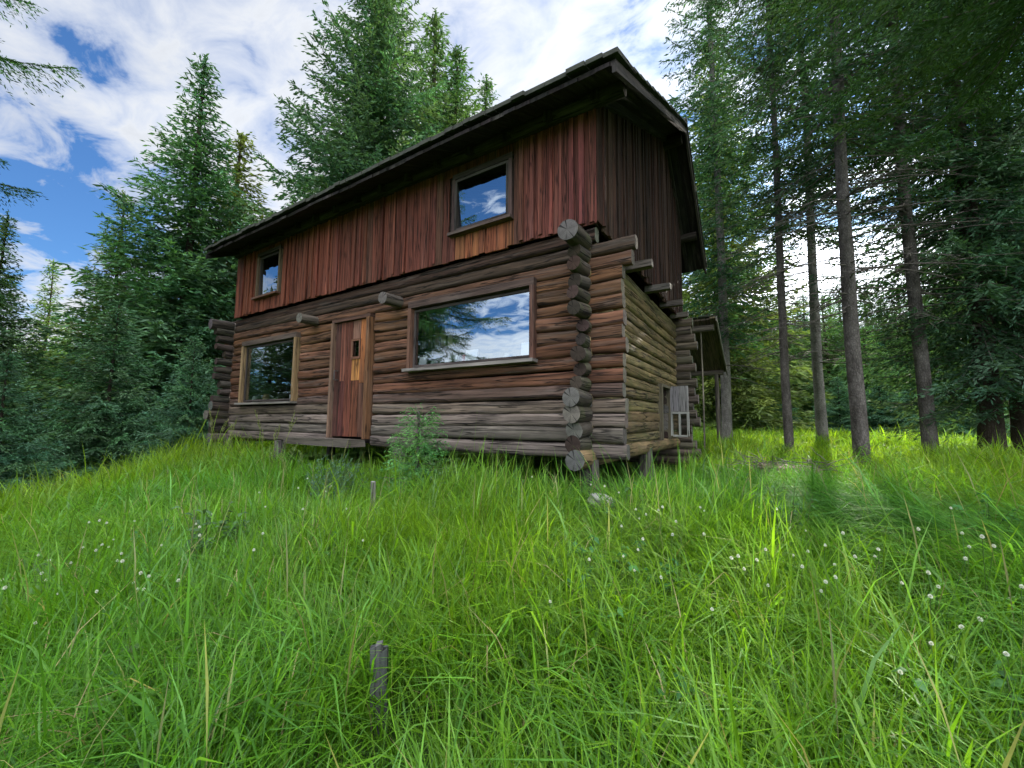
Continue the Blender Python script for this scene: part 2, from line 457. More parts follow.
def floors():
    m = MB()
    m.box((WL + .11, .2, -.11), (WR - .11, DEP - .11, -.05), (.06, .045, .035)); m.build('floor', M_ROOFWOOD, cabin)
    m = MB()
    m.box((WL + .11, .2, 2.46), (WR - .11, DEP - .11, 2.52), (.05, .04, .03)); m.build('loft_floor', M_ROOFWOOD, cabin)
floors()

# beams, piers
def stub(p0, p1, r):
    m = MB(); m.log(p0, p1, r, tint=var((.11, .085, .07), .15), endtint=var((.13, .115, .10), .1), bow=.003)
    m.build('joist_end', [M_LOG, M_END], cabin, 'sides')
stub((-5.52, .05, 2.13), (-5.52, -.30, 2.13), .09)
stub((-3.27, .05, 2.16), (-3.27, -.30, 2.155), .095)
for y, x1 in ((1.45, .34), (2.62, .36), (3.72, .36), (4.7, .30)):
    m = MB(); m.box((-.05, y - .07, 2.50), (x1, y + .07, 2.60), var((.10, .085, .07), .15), jit=.006); m.build('joist_end', M_TRIM, cabin)
for x, y in ((-8.75, .1), (-6.6, .1), (-3.2, .1), (-.08, .08), (-.1, 2.6), (-8.8, 2.7)):
    m = MB(); z = gz(x, y) - .2
    m.log((x, y - .02, z), (x, y - .02, -.14), .12, .105, tint=var((.09, .08, .07), .1), bow=.004); m.build('pier', [M_LOG, M_END], cabin, 'sides')

# --- upper storey boards
def roof_under(y):      # underside of the roof deck above wall line y
    return 3.90 + (y + .62) * .487 if y < 3.8 else 6.05 - (y - 3.8) * .86
WIN_UP = [(-2.12, -1.08, 2.95, 3.86), (-7.72, -6.72, 2.84, 3.86)]
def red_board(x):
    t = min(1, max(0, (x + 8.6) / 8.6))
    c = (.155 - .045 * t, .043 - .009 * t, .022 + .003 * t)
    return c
def board_front():
    m = MB(); x = -8.64
    while x < .06:
        w = rng.uniform(.10, .19); x1 = min(x + w, .07)
        yo = rng.uniform(0, .018); zb = 2.58 + rng.uniform(-.012, .010)
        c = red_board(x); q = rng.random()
        if q < .07: c = (.10, .042, .026)
        elif q < .28: c = tuple(k * 1.2 for k in c)
        c = var(c, .10)
        segs = [(zb, 4.16)]
        for (a, b, z0, z1) in WIN_UP:
            if a - .02 < (x + x1) / 2 < b + .02: segs = [(zb, z0), (z1, 4.16)]
        for (z0, z1) in segs:
            if z1 - z0 < .02: continue
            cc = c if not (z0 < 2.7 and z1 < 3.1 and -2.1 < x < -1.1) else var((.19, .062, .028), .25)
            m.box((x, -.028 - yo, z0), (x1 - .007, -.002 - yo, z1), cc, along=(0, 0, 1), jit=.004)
        if rng.random() < .75 and not any(a - .12 < x1 < b + .12 for (a, b, _, _) in WIN_UP):
            bw = rng.uniform(.02, .034)
            m.box((x1 - bw, -.058 - yo, zb + rng.uniform(0, .03)), (x1 + bw, -.031 - yo, 4.16), var(tuple(k * 1.15 for k in c), .25), along=(0, 0, 1), jit=.004)
        x = x1
    # dark sheathing behind the boards
    for (a, b, z0, z1) in ((-8.62, -7.74, 2.6, 4.0), (-6.7, -2.14, 2.6, 4.0), (-1.06, .03, 2.6, 4.0)):
        m.box((a, .002, z0), (b, .03, z1), (.03, .02, .016))
    m.build('board_wall', M_BOARD, cabin)
board_front()
def board_side(x, sgn):
    m = MB(); y = -.03
    while y < 5.45:
        w = rng.uniform(.10, .2); y1 = min(y + w, 5.5); xo = rng.uniform(0, .02)
        c = var((.048, .019, .011) if rng.random() < .85 else (.06, .03, .018), .18)  # shade on the gable put into these darker board tints
        zt = min(roof_under(y), roof_under(y1)) - .01
        zb = 2.6 + rng.uniform(-.05, .03)
        a, b = sorted((x + sgn * xo, x + sgn * (xo + .026)))
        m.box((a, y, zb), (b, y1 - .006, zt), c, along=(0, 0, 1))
        if rng.random() < .8:
            a, b = sorted((x + sgn * (xo + .03), x + sgn * (xo + .055)))
            m.box((a, y1 - .028, zb), (b, y1 + .022, zt - .02), var((.034, .016, .010), .25), along=(0, 0, 1))
        y = y1
    a, b = sorted((x - sgn * .03, x - sgn * .004))
    for k in range(18):
        y0 = .03 + k * .3; m.box((a, y0, 2.6), (b, y0 + .3, min(roof_under(y0), roof_under(y0 + .3)) - .05), (.03, .02, .016), along=(0, 0, 1))
    m.build('board_wall', M_BOARD, cabin)
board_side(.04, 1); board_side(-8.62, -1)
m = MB(); m.box((-8.6, 5.4, 2.55), (.0, 5.44, 4.5), (.09, .05, .035), along=(0, 0, 1)); m.build('board_wall', M_BOARD, cabin)
m = MB(); m.box((-8.64, -.082, 3.98), (.06, -.064, 4.19), (.028, .018, .015), jit=.003); m.build('dark_eave_strip', M_TRIM, cabin)  # dark strip added across the board tops under the eave

# --- roof
roof = empty('roof'); roof.parent = cabin
def slope_box(m, x0, x1, y0, y1, zf, t, tint, slot=0):
    c = [(x0, y0, zf(y0)), (x1, y0, zf(y0)), (x1, y1, zf(y1)), (x0, y1, zf(y1)),
         (x0, y0, zf(y0) + t), (x1, y0, zf(y0) + t), (x1, y1, zf(y1) + t), (x0, y1, zf(y1) + t)]
    m.hexa(c, tint, slot, Vector((0, y1 - y0, zf(y1) - zf(y0))))
zf_ = lambda y: 3.90 + (y + .62) * .487
zr_ = lambda y: 6.053 - (y - 3.8) * .86
XL, XR = -8.72, .50
m = MB(); x = XL
while x < XR - .01:
    x1 = min(x + rng.uniform(.14, .26), XR)
    slope_box(m, x, x1 - .006, -.62 + rng.uniform(-.025, .02), 3.8, zf_, .045, var((.018, .013, .011), .3))
    slope_box(m, x, x1 - .006, 3.8, 6.2 + rng.uniform(-.02, .03), zr_, .045, var((.018, .013, .011), .3))
    x = x1
slope_box(m, XL + .01, XR - .01, -.60, 3.8, lambda y: zf_(y) + .047, .016, (.02, .018, .014)); slope_box(m, XL + .01, XR - .01, 3.8, 6.18, lambda y: zr_(y) + .047, .016, (.02, .018, .014))
m.build('roof_deck', M_ROOFWOOD, roof)
m = MB(); 
for row in range(15):
    ya = -.67 + row * .31; x = XL - .03
    while x < XR + .03:
        x1 = min(x + rng.uniform(.12, .28), XR + .04)
        d = rng.uniform(-.025, .02)
        y0 = ya + d; y1 = min(y0 + .42, 3.82); b = .065 + rng.uniform(.0, .02)
        slope_box(m, x, x1 - .008, y0, y1, lambda y: zf_(y) + b + .035 - .03 * (y - y0) / .42, .022 + (.03 if row == 0 else 0), var((.045, .045, .03), .35))
        x = x1
for row in range(8):
    ya = 6.27 - row * .32; x = XL - .03
    while x < XR + .03:
        x1 = min(x + rng.uniform(.14, .3), XR + .04); y0 = ya + rng.uniform(-.03, .03); y1 = max(y0 - .42, 3.8); b = .065 + rng.uniform(0, .02)
        slope_box(m, x, x1 - .008, y1, y0, lambda y: zr_(y) + b + .035 - .03 * (y0 - y) / .42, .022, var((.045, .045, .03), .35))
        x = x1
m.log((XL - .02, 3.8, 6.18), (XR + .03, 3.8, 6.18), .07, tint=(.05, .045, .035))
m.build('shakes', [M_SHAKE, M_SHAKE], roof)
def zbox(m, x0, x1, y0, y1, zf, a, b, tint): slope_box(m, x0, x1, y0, y1, lambda y: zf(y) + a, b - a, tint)
for x0 in (XR - .03, XL):
    m = MB(); zbox(m, x0, x0 + .045, -.65, 3.79, zf_, -.10, -.004, var((.016, .012, .010), .1)); zbox(m, x0 + .002, x0 + .043, 3.81, 6.22, zr_, -.10, -.004, var((.06, .05, .042), .1))
    m.build('rake_board', M_ROOFWOOD, roof)
k = 0; x = XL + .25
while x < XR - .1:
    m = MB(); zbox(m, x, x + .075, -.22, 3.76, zf_, -.13, -.004, var((.026, .02, .017), .2)); zbox(m, x + .002, x + .073, 3.82, 6.1, zr_, -.13, -.004, var((.026, .02, .017), .2))
    m.build('rafter', M_ROOFWOOD, roof); x += .61
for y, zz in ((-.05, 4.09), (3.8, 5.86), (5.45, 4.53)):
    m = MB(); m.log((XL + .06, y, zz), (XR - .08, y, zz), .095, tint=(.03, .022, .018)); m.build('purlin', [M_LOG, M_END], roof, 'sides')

# --- windows & door
def window(x0, x1, z0, z1, fw, ft, sillt, yf=-.04, yb=.12, header=None, hh=.07, yp=.05, tilt=0.):
    """x0..z1: the glass; frame boards fw wide outside it"""
    wn = empty('window', ((x0 + x1) / 2, 0, z0)); wn.parent = cabin
    cx, cz = (x0 + x1) / 2, z0
    m = MB()
    B = lambda a, b, c: m.box((a[0] - cx, a[1], a[2] - cz), (b[0] - cx, b[1], b[2] - cz), c, jit=.002)
    B((x0 - fw, yf, z0 - .03), (x0, yb, z1 + .02), var(ft, .15)); B((x1, yf, z0 - .03), (x1 + fw, yb, z1 + .02), var(ft, .15))
    B((x0 - fw - .0, yf + .004, z1 + .021), (x1 + fw, yb, z1 + .021 + hh), header or ft)
    m.build('frame', M_TRIM, wn)
    m = MB(); a, b, ct = yp - tilt - .012, yp + .03, (.07, .055, .05)
    B((x0 - .003, a, z0 - .003), (x0 + .035, b, z1 + .003), ct); B((x1 - .035, a, z0 - .003), (x1 + .003, b, z1 + .003), ct)
    B((x0 + .036, a, z1 - .035), (x1 - .036, b, z1 + .003), ct); B((x0 + .036, a, z0), (x1 - .036, b, z0 + .03), ct)
    m.build('sash', M_TRIM, wn)
    m = MB(); B((x0 - fw - .03, yf - .06, z0 - .075), (x1 + fw + .02, yb, z0 - .033), sillt); m.build('sill', M_TRIM, wn)
    m = MB()
    vs = [(x0 + .03 - cx, yp, z0 + .025 - cz), (x1 - .03 - cx, yp, z0 + .025 - cz), (x1 - .03 - cx, yp - tilt, z1 - .03 - cz), (x0 + .03 - cx, yp - tilt, z1 - .03 - cz)]
    m.add(vs, [(0, 1, 2, 3)], [[(0, 0), (1, 0), (1, 1), (0, 1)]], (.5, .5, .5)); m.build('pane', M_GLASS, wn)
    return wn
w = window(-2.93, -.83, 1.09, 1.98, .06, (.13, .06, .042), (.22, .19, .17), header=(.08, .05, .04), hh=.10)
w['label'] = 'wide picture window reflecting sky and trees'
w = window(-8.12, -6.12, .66, 1.86, .07, (.26, .17, .085), (.17, .15, .13), header=(.10, .07, .055), hh=.10)
w['label'] = 'dark lower window with pale jambs'
w = window(-2.06, -1.14, 3.0, 3.76, .055, (.085, .05, .045), (.10, .065, .055), yf=-.075, header=(.05, .035, .03), hh=.08, yp=-.01, tilt=.055)
w['label'] = 'small upper window reflecting blue sky'
w = window(-7.62, -6.80, 2.92, 3.78, .06, (.15, .10, .06), (.15, .07, .045), yf=-.075, header=(.05, .035, .03), hh=.08, yp=-.01, tilt=.012)
w['label'] = 'small dark upper window'

door = empty('door', (-4.4, 0, 0)); door.parent = cabin
m = MB()
m.box((-4.92 + 4.4, -.045, -.03), (-4.86 + 4.4, .2, 2.0), (.17, .10, .065), jit=.003); m.box((-3.96 + 4.4, -.045, -.03), (-3.885 + 4.4, .2, 2.0), (.16, .075, .035), jit=.003)
m.box((-.52, -.035, 2.002), (.515, .2, 2.06), (.10, .05, .035), jit=.003)
m.build('door_frame', M_TRIM, door)
def zcut(m, x0, x1, segs, tint):
    for z0, z1, t in segs: m.box((x0, .02, z0), (x1 - .005, .06, z1), var(t, .15), along=(0, 0, 1), jit=.002)
m = MB(); D = (.12, .040, .021)
zcut(m, -.455, -.30, [(0, 1.995, (.07, .025, .018))], 0)
zcut(m, -.30, -.16, [(0, .95, (.10, .032, .024)), (.955, 1.995, (.15, .05, .03))], 0)
zcut(m, -.16, .02, [(0, 1.995, D)], 0)
zcut(m, .02, .23, [(0, .95, D), (.955, 1.33, (.34, .15, .045)), (1.66, 1.995, (.20, .10, .065))], 0)
zcut(m, .23, .435, [(0, .9, (.11, .045, .028)), (.905, 1.995, (.24, .085, .03))], 0)
m.build('door_planks', M_BOARD, door)
m = MB()
for a, b in (((.005, .0, 1.32), (.245, .02, 1.36)), ((.005, .0, 1.63), (.245, .02, 1.67)), ((.005, .0, 1.361), (.04, .02, 1.629)), ((.21, .0, 1.361), (.245, .02, 1.629))): m.box(a, b, (.16, .07, .04))
m.build('window_frame', M_TRIM, door)
m = MB(); m.add([(.03, .035, 1.33), (.22, .035, 1.33), (.22, .035, 1.66), (.03, .035, 1.66)], [(0, 1, 2, 3)], [[(0, 0), (1, 0), (1, 1), (0, 1)]], (.5, .5, .5)); m.build('pane', M_GLASS, door)
m = MB(); m.log((-.36, -.05, .98), (-.36, -.05, 1.14), .012, tint=(.1, .1, .1), n=8, step=.05, bow=0); m.box((-.375, -.04, .97), (-.345, .02, .99)); m.box((-.375, -.04, 1.13), (-.345, .02, 1.15)); m.build('handle', [M_IRON, M_IRON], door)
m = MB(); m.box((-5.72, -.34, -.15), (-3.9, -.012, -.035), (.11, .09, .072), jit=.012); m.build('door_step', M_TRIM, cabin)

# hatch on the side wall: dark opening with a weathered half-glazed leaf swung out
hatch = empty('hatch_door', (.0, 4.22, 0)); hatch.parent = cabin; hatch['label'] = 'grey weathered hatch leaf swung open with two small panes'
hatch.rotation_euler = (0, 0, R(-8))
m = MB()
for i in range(2): m.box((.0 + i * .175, -.02, .50), (.17 + i * .175, .01, 1.0), var((.26, .25, .24), .12), along=(0, 0, 1), jit=.004)
for a, b in (((0, -.025, .02), (.035, .012, .495)), ((.155, -.025, .02), (.185, .012, .495)), ((.31, -.025, .02), (.345, .012, .495)), ((.036, -.024, .0), (.309, .011, .04)), ((.036, -.024, .45), (.154, .011, .494)), ((.186, -.024, .45), (.309, .011, .494))):
    m.box(a, b, (.36, .35, .31), jit=.002)
m.build('boards', M_TRIM, hatch)
m = MB(); m.add([(.03, -.005, .03), (.32, -.005, .03), (.32, -.005, .46), (.03, -.005, .46)], [(0, 1, 2, 3)], [[(0, 0), (1, 0), (1, 1), (0, 1)]], (.5, .5, .5)); m.build('pane', M_DARKGLASS, hatch)
m = MB()
m.box((-.23, 3.40, -.04), (.02, 3.45, 1.0), (.13, .11, .07), jit=.004); m.box((-.23, 4.20, -.04), (.0, 4.25, 1.0), (.13, .11, .07), jit=.004); m.box((-.23, 3.452, .95), (.01, 4.198, 1.0), (.13, .11, .07), jit=.003)
m.build('hatch_frame', M_TRIM, cabin)

# lean-to at the back corner
porch = empty('porch_roof', (0, 5.9, 0)); porch.parent = cabin
zp = lambda y: 2.56 - y * .44
m = MB(); x = -5.2
while x < .70:
    x1 = min(x + rng.uniform(.13, .2), .72); slope_box(m, x, x1 - .006, -.18 + rng.uniform(-.03, .03), 2.08 + rng.uniform(-.05, .05), zp, .04, var((.10, .075, .05), .25)); x = x1
m.build('porch_deck', M_ROOFWOOD, porch)
m = MB()
for row in range(6):
    x = -5.25
    while x < .74:
        x1 = min(x + rng.uniform(.2, .4), .76); y0 = -.2 + row * .37 + rng.uniform(-.03, .03); slope_box(m, x, x1 - .01, y0, min(y0 + .45, 2.2), lambda y: zp(y) + .05 + rng.uniform(0, .01), .02, var((.05, .05, .04), .3)); x = x1
m.build('shakes', M_SHAKE, porch)
m = MB(); m.log((-5.2, .0, zp(0) - .09), (.66, .0, zp(0) - .09), .075, tint=(.13, .105, .085), endtint=(.22, .2, .17)); m.log((-5.2, 1.95, zp(1.95) - .08), (.66, 1.95, zp(1.95) - .08), .07, tint=(.13, .105, .085), endtint=(.22, .2, .17)); m.build('porch_beam', [M_LOG, M_END], porch, 'sides')
m = MB(); slope_box(m, .722, .75, -.2, 2.1, lambda y: zp(y) - .07, .105, (.2, .18, .15)); m.build('rake_board', M_TRIM, porch)
m = MB(); m.log((.36, .1, gz(.36, 6) - .1), (.36, .1, zp(.1) - .12), .020, .016, tint=(.17, .145, .11), n=8, bow=.02); m.build('porch_post', [M_LOG, M_END], porch, 'sides')
m = MB(); m.log((.5, 1.95, gz(.5, 7.9) - .1), (.5, 1.95, zp(1.95) - .1), .06, .05, tint=(.12, .1, .08), n=8); m.build('porch_post', [M_LOG, M_END], porch, 'sides')

# things on the window ledges (inside)
m = MB(); m.box((-2.92, .10, 1.02), (-.84, .40, 1.085), (.10, .08, .06)); m.build('ledge', M_TRIM, cabin)
m = MB(); m.box((-8.1, .10, .60), (-6.14, .40, .655), (.10, .08, .06)); m.build('ledge', M_TRIM, cabin)
def card(x, y, z, w, h, mat, name, label, cat, d=.02, tilt=0):
    m = MB()
    c = [(-w / 2, 0, 0), (w / 2, 0, 0), (w / 2, d, 0), (-w / 2, d, 0), (-w / 2, tilt, h), (w / 2, tilt, h), (w / 2, d + tilt, h), (-w / 2, d + tilt, h)]
    m.hexa(c); o = m.build(name, mat); o.location = (x, y, z); return tag(o, label, cat)
def lathe(name, prof, mat, loc, label, cat, n=14):
    v = []; f = []; u = []
    for (r, z) in prof:
        for j in range(n): a = 6.28319 * j / n; v.append((r * math.cos(a), r * math.sin(a), z))
    for i in range(len(prof) - 1):
        for j in range(n): j2 = (j + 1) % n; f.append((i * n + j, i * n + j2, (i + 1) * n + j2, (i + 1) * n + j)); u.append([(0, 0)] * 4)
    f.append(tuple(reversed(range(n)))); u.append([(0, 0)] * n)
    f.append(tuple((len(prof) - 1) * n + j for j in range(n))); u.append([(0, 0)] * n)
    m = MB(); m.add(v, f, u, (.5, .5, .5)); o = m.build(name, mat, None, True); o.location = loc; return tag(o, label, cat)
JAR = lambda r, h: [(r * .9, 0), (r, .01), (r, h * .7), (r * .75, h * .8), (r * .75, h * .94), (r * .8, h * .95), (r * .8, h)]
zl = 1.087
card(-2.80, .10, zl, .15, .17, M_WHITE, 'white_card', 'white card standing in the left corner of the big picture window', 'card', tilt=.03)
card(-1.86, .10, zl, .21, .20, M_WHITE, 'white_card', 'large white card beside the red tin in the picture window', 'card', tilt=.03)
card(-.96, .10, zl, .16, .22, M_WHITE, 'white_card', 'white card at the right end of the picture window ledge', 'card', tilt=.03)
lathe('red_tin', [(.05, 0), (.052, .01), (.052, .13), (.045, .14), (.045, .145)], M_RED, (-2.03, .2, zl), 'red tin next to the large white card on the window ledge', 'tin')
lathe('glass_jar', JAR(.055, .10), M_JAR, (-2.62, .18, zl), 'squat pale jar nearest the left white card on the picture window ledge', 'jar')
lathe('glass_jar', JAR(.06, .09), M_JAR, (-2.35, .2, zl), 'pale jar left of the small bottle on the picture window ledge', 'jar')
lathe('small_bottle', [(.03, 0), (.03, .08), (.012, .11), (.012, .15)], M_JAR, (-2.17, .17, zl), 'small pale bottle left of the red tin on the window ledge', 'bottle')
lathe('clay_pot', [(.045, 0), (.065, .10), (.07, .10), (.07, .13), (.06, .13)], M_TAN, (-1.58, .2, zl), 'tan pot right of the large white card in the picture window', 'pot')
lathe('glass_jar', JAR(.045, .11), M_JAR, (-1.3, .18, zl), 'pale jar right of the tan pot on the picture window ledge', 'jar')
card(-6.32, .13, .657, .30, .12, M_WHITE, 'white_box', 'white box at the right end of the lower left window ledge', 'box', d=.12)
lathe('glass_jar', JAR(.07, .16), M_TAN, (-7.45, .18, .657), 'tan jar on the ledge of the lower left window', 'jar')
lathe('glass_jar', JAR(.06, .12), M_JAR, (-7.85, .15, .657), 'pale jar by the left jamb of the lower left window', 'jar')
def cloth():
    m = MB(); n = 12
    for i in range(n):
        for j in range(8):
            x0 = -.28 + i * .56 / n; z0 = j * .055
            if (i * 5 + j * 3) % 7 < 3: continue
    return m
# pale slatted rack hanging inside
rack = MB()
for r_ in range(2):
    for i in range(5):
        rack.box((-.36 + i * .16, 0, -.02 - r_ * .24), (-.28 + i * .16, .02, -.20 - r_ * .24), along=(0, 0, 1), jit=.004)
rack.box((-.40, .021, -.03), (.40, .035, -.0)); rack.box((-.40, .021, -.25), (.40, .035, -.22))
rack.box((-.3, .021, .0), (-.29, .03, .42)); rack.box((.29, .021, .0), (.3, .03, .42))
o = rack.build('slatted_rack', M_YEL); o.location = (-3.35, 1.0, 2.04)
tag(o, 'pale yellow slatted rack seen hanging behind the picture window', 'rack')

# ------------------------------------------------------------------ conifers
def tube_np(pts, rad, n=6):
    """pts (k,3), rad (k,) -> verts, quads"""
    pts = np.asarray(pts, float); k = len(pts)
    d = np.gradient(pts, axis=0); d /= np.linalg.norm(d, axis=1)[:, None] + 1e-9
    ref = np.where(np.abs(d[:, 2:3]) > .9, [[1., 0, 0]], [[0., 0, 1]])
    a = np.cross(d, ref); a /= np.linalg.norm(a, axis=1)[:, None] + 1e-9
    b = np.cross(d, a)
    th = np.linspace(0, 2 * np.pi, n, endpoint=False)
    v = pts[:, None] + (a[:, None] * np.cos(th)[None, :, None] + b[:, None] * np.sin(th)[None, :, None]) * np.asarray(rad)[:, None, None]
    i = np.arange(k - 1)[:, None] * n; j = np.arange(n)[None]; j2 = (j + 1) % n
    f = np.stack([i + j, i + j2, i + n + j2, i + n + j], -1).reshape(-1, 4)
    return v.reshape(-1, 3), f

def conifer(seed, H, Rc, z0, whorl=.34, nb=6, clump=.11, wid=.034, droop=.25, dens=1.0, power=.8, tint=(.05, .105, .05), tr=.02, upturn=.18, dead=(0, 0), gap=.12, twig=.42, nz=.36, zj=.12):
    """returns (trunk mesh data, crown arrays)"""
    g = np.random.default_rng(seed)
    # trunk
    kz = np.linspace(-.5, H, 26)
    wob = np.stack([np.sin(kz * .5 + g.uniform(0, 6)) * .04, np.cos(kz * .4 + g.uniform(0, 6)) * .04, kz], 1)
    rad = tr * H * np.clip(1 - np.clip(kz, 0, None) / H, .02, 1) ** .8 * (1 + .35 * np.exp(-np.clip(kz, 0, None) / .3)) + .008
    tv, tf = tube_np(wob, rad, 12)
    tv = tv + g.normal(0, .006, tv.shape) * np.array([1, 1, 0])
    TV = [tv]; TF = [tf]; off = len(tv)
    BV = []; BF = []; boff = 0
    C = []; Dv = []; Ln = []; Ti = []
    zs = []; z = z0
    while z < H - .08:
        zs.append(z); fr = (z - z0) / (H - z0); z += whorl * (1.1 - .35 * fr) * g.uniform(.7, 1.3)
    lean_gap = g.uniform(0, 2 * np.pi)
    for z in zs:
        fr = (z - z0) / (H - z0)
        n_here = max(3, int(round(nb * (1 - .5 * fr) + g.uniform(-1, 1))))
        az0 = g.uniform(0, 6.28)
        for b in range(n_here):
            if g.random() < gap: continue
            az = az0 + b * 6.283 / n_here + g.uniform(-.35, .35)
            prof = (1 - fr) ** power * (.62 + .38 * min(1, fr * 5 + .2)) * (1 - .32 * max(0, fr - .55) / .45)
            Lb = Rc * prof * g.uniform(.70, 1.13) + .14
            e = (-.28 + .95 * fr ** 1.3) + g.uniform(-.12, .12)
            ns = max(4, int(Lb / .22) + 2)
            s = np.linspace(0, 1, ns)
            bend = g.uniform(-.12, .12)
            azs = az + bend * s
            r = Lb * s
            zz = z + g.uniform(-zj, zj) + Lb * (np.tan(e) * s - droop * s * (1 - .45 * s) + upturn * s ** 3)
            P = np.stack([r * np.cos(azs), r * np.sin(azs), zz], 1)
            bv, bf = tube_np(P, .004 + .012 * Lb / 2 * (1 - s), 3)
            BV.append(bv); BF.append(bf + boff); boff += len(bv)
            bt = np.array(tint) * g.uniform(.72, 1.3) * np.array([1 + g.uniform(-.1, .22), 1, 1 + g.uniform(-.2, .2)])
            step = .105 / dens * (clump / .11)
            m = max(3, int(Lb * .92 / step))
            ss = np.linspace(.04, 1, m) + g.uniform(-.01, .01, m)
            for sgn in (-1, 1):
                si = np.clip(ss, 0, 1)
                base = np.stack([np.interp(si, s, P[:, q]) for q in range(3)], 1)
                ta = az + bend * si + sgn * (1.05 - .45 * si + g.uniform(-.2, .2, m))
                tl = np.clip((.12 + twig * Lb * (1 - si) ** .7 * (.55 + .45 * si)) * g.uniform(.55, 1.2, m), .10, 1.2)
                el = -.25 + g.uniform(-.45, .3, m)
                td = np.stack([np.cos(ta) * np.cos(el), np.sin(ta) * np.cos(el), np.sin(el)], 1)
                q = np.maximum(1, np.ceil(tl / (clump * .55)).astype(int))
                idx = np.repeat(np.arange(m), q)
                pos = np.concatenate([np.arange(k_) for k_ in q])
                tpos = (pos + g.uniform(0, 1, len(pos))) * clump * .55
                cc = base[idx] + td[idx] * tpos[:, None]
                cc[:, 2] -= .22 * tpos ** 1.5
                tv_ = g.uniform(.62, 1.45, m)[idx][:, None]
                C.append(cc + g.normal(0, clump * .16, cc.shape)); Dv.append(td[idx] + g.normal(0, nz, cc.shape) + np.array([0, 0, .05]))
                Ln.append(np.full(len(cc), clump) * g.uniform(.7, 1.25, len(cc)))
                Ti.append(bt[None] * tv_ * g.uniform(.8, 1.25, (len(cc), 1)))
            # needles along the branch itself
            si = np.repeat(ss, 2); base = np.stack([np.interp(si, s, P[:, q]) for q in range(3)], 1)
            dd = np.gradient(P, axis=0); dd /= np.linalg.norm(dd, axis=1)[:, None]
            bd = np.stack([np.interp(si, s, dd[:, q]) for q in range(3)], 1)
            C.append(base + g.normal(0, clump * .15, base.shape)); Dv.append(bd + g.normal(0, .5, base.shape)); Ln.append(np.full(len(base), clump)); Ti.append(bt[None] * g.uniform(.8, 1.25, (len(base), 1)))
    # leader
    k_ = 26; cc = np.stack([g.normal(0, .02, k_), g.normal(0, .02, k_), np.linspace(H - .6, H + .12, k_)], 1)
    C.append(cc); Dv.append(g.normal(0, .5, (k_, 3)) + [0, 0, .8]); Ln.append(np.full(k_, clump)); Ti.append(np.tile(np.array(tint), (k_, 1)))
    C = np.concatenate(C); Dv = np.concatenate(Dv); Ln = np.concatenate(Ln); Ti = np.concatenate(Ti)
    Dv /= np.linalg.norm(Dv, axis=1)[:, None] + 1e-9
    sd = np.cross(Dv, g.normal(0, 1, Dv.shape) + [0, 0, .6]); sd /= np.linalg.norm(sd, axis=1)[:, None] + 1e-9
    w = (Ln * wid / clump * g.uniform(.6, 1.2, len(Ln)))[:, None]
    a = C - Dv * Ln[:, None] * .5; t = C + Dv * Ln[:, None] * .5; mid = C - Dv * Ln[:, None] * .05
    V = np.stack([a, mid + sd * w * .5, t, mid - sd * w * .5], 1).reshape(-1, 3)
    F = np.arange(len(C) * 4).reshape(-1, 4)
    T = np.repeat(Ti, 4, 0)
    # dead lower branches
    for _ in range(dead[0]):
        z = g.uniform(dead[1], z0 + 1.5); az = g.uniform(0, 6.28); Lb = g.uniform(.5, Rc * .95)
        s = np.linspace(0, 1, 5)
        P = np.stack([Lb * s * np.cos(az + .2 * s), Lb * s * np.sin(az + .2 * s), z + Lb * (-.12 * s - .2 * s * s + g.uniform(-.05, .2) * s)], 1)
        bv, bf = tube_np(P, .016 * (1.05 - s), 4); BV.append(bv); BF.append(bf + boff); boff += len(bv)
        for _k in range(g.integers(3, 9)):
            t0 = g.uniform(.25, 1); b0 = np.array([np.interp(t0, s, P[:, q]) for q in range(3)]); a2 = az + g.choice([-1, 1]) * g.uniform(.5, 1.1); l2 = g.uniform(.12, .5)
            P2 = np.stack([b0, b0 + [l2 * .5 * np.cos(a2), l2 * .5 * np.sin(a2), -.03], b0 + [l2 * np.cos(a2), l2 * np.sin(a2), g.uniform(-.2, .05)]])
            bv, bf = tube_np(P2, [.006, .004, .002], 3); BV.append(bv); BF.append(bf + boff); boff += len(bv)
    return (tv, tf), (np.concatenate(BV), np.concatenate(BF)), (V, F, T)

def tree_proto(seed, bark_m, **kw):
    (tv, tf), (bv, bf), (V, F, T) = conifer(seed, **kw)
    tm = np_mesh('trunk', tv, [tf], [bark_m], smooth=True)
    am = np.concatenate([V, bv]); tint = np.concatenate([T, np.tile([[.1, .08, .06]], (len(bv), 1))])
    cm = np_mesh('crown', am, [F, bf + len(V)], [M_NEEDLE, M_TWIG], tint=tint, slots=[0, 1])
    return tm, cm, kw['H']
P = {}
P['full'] = tree_proto(1, M_BARKDARK, H=15, Rc=3.5, z0=.3, nb=9, tint=(.060, .135, .058), whorl=.30, clump=.17, wid=.056, tr=.009, gap=.04, twig=.52, power=1.05, zj=.05, dens=1.9, nz=.2, droop=.32)
P['slim'] = tree_proto(2, M_BARKDARK, H=15, Rc=2.7, z0=.4, nb=8, tint=(.098, .158, .044), whorl=.30, clump=.17, wid=.056, tr=.009, power=.95, gap=.04, twig=.52, zj=.05, dens=1.9, nz=.2, droop=.32)
P['young'] = tree_proto(3, M_BARKDARK, H=8, Rc=2.6, z0=.15, nb=12, tint=(.066, .155, .082), whorl=.36, clump=.13, wid=.043, tr=.010, droop=.26, gap=.02, twig=.54, zj=.03, power=.95, dens=1.9, nz=.18)
P['big'] = tree_proto(4, M_BARK, H=22, Rc=4.9, z0=1.6, nb=10, tint=(.062, .138, .068), whorl=.38, clump=.20, wid=.068, tr=.009, power=.66, gap=.02, twig=.48, dens=1.9, zj=.06, nz=.22, droop=.34)
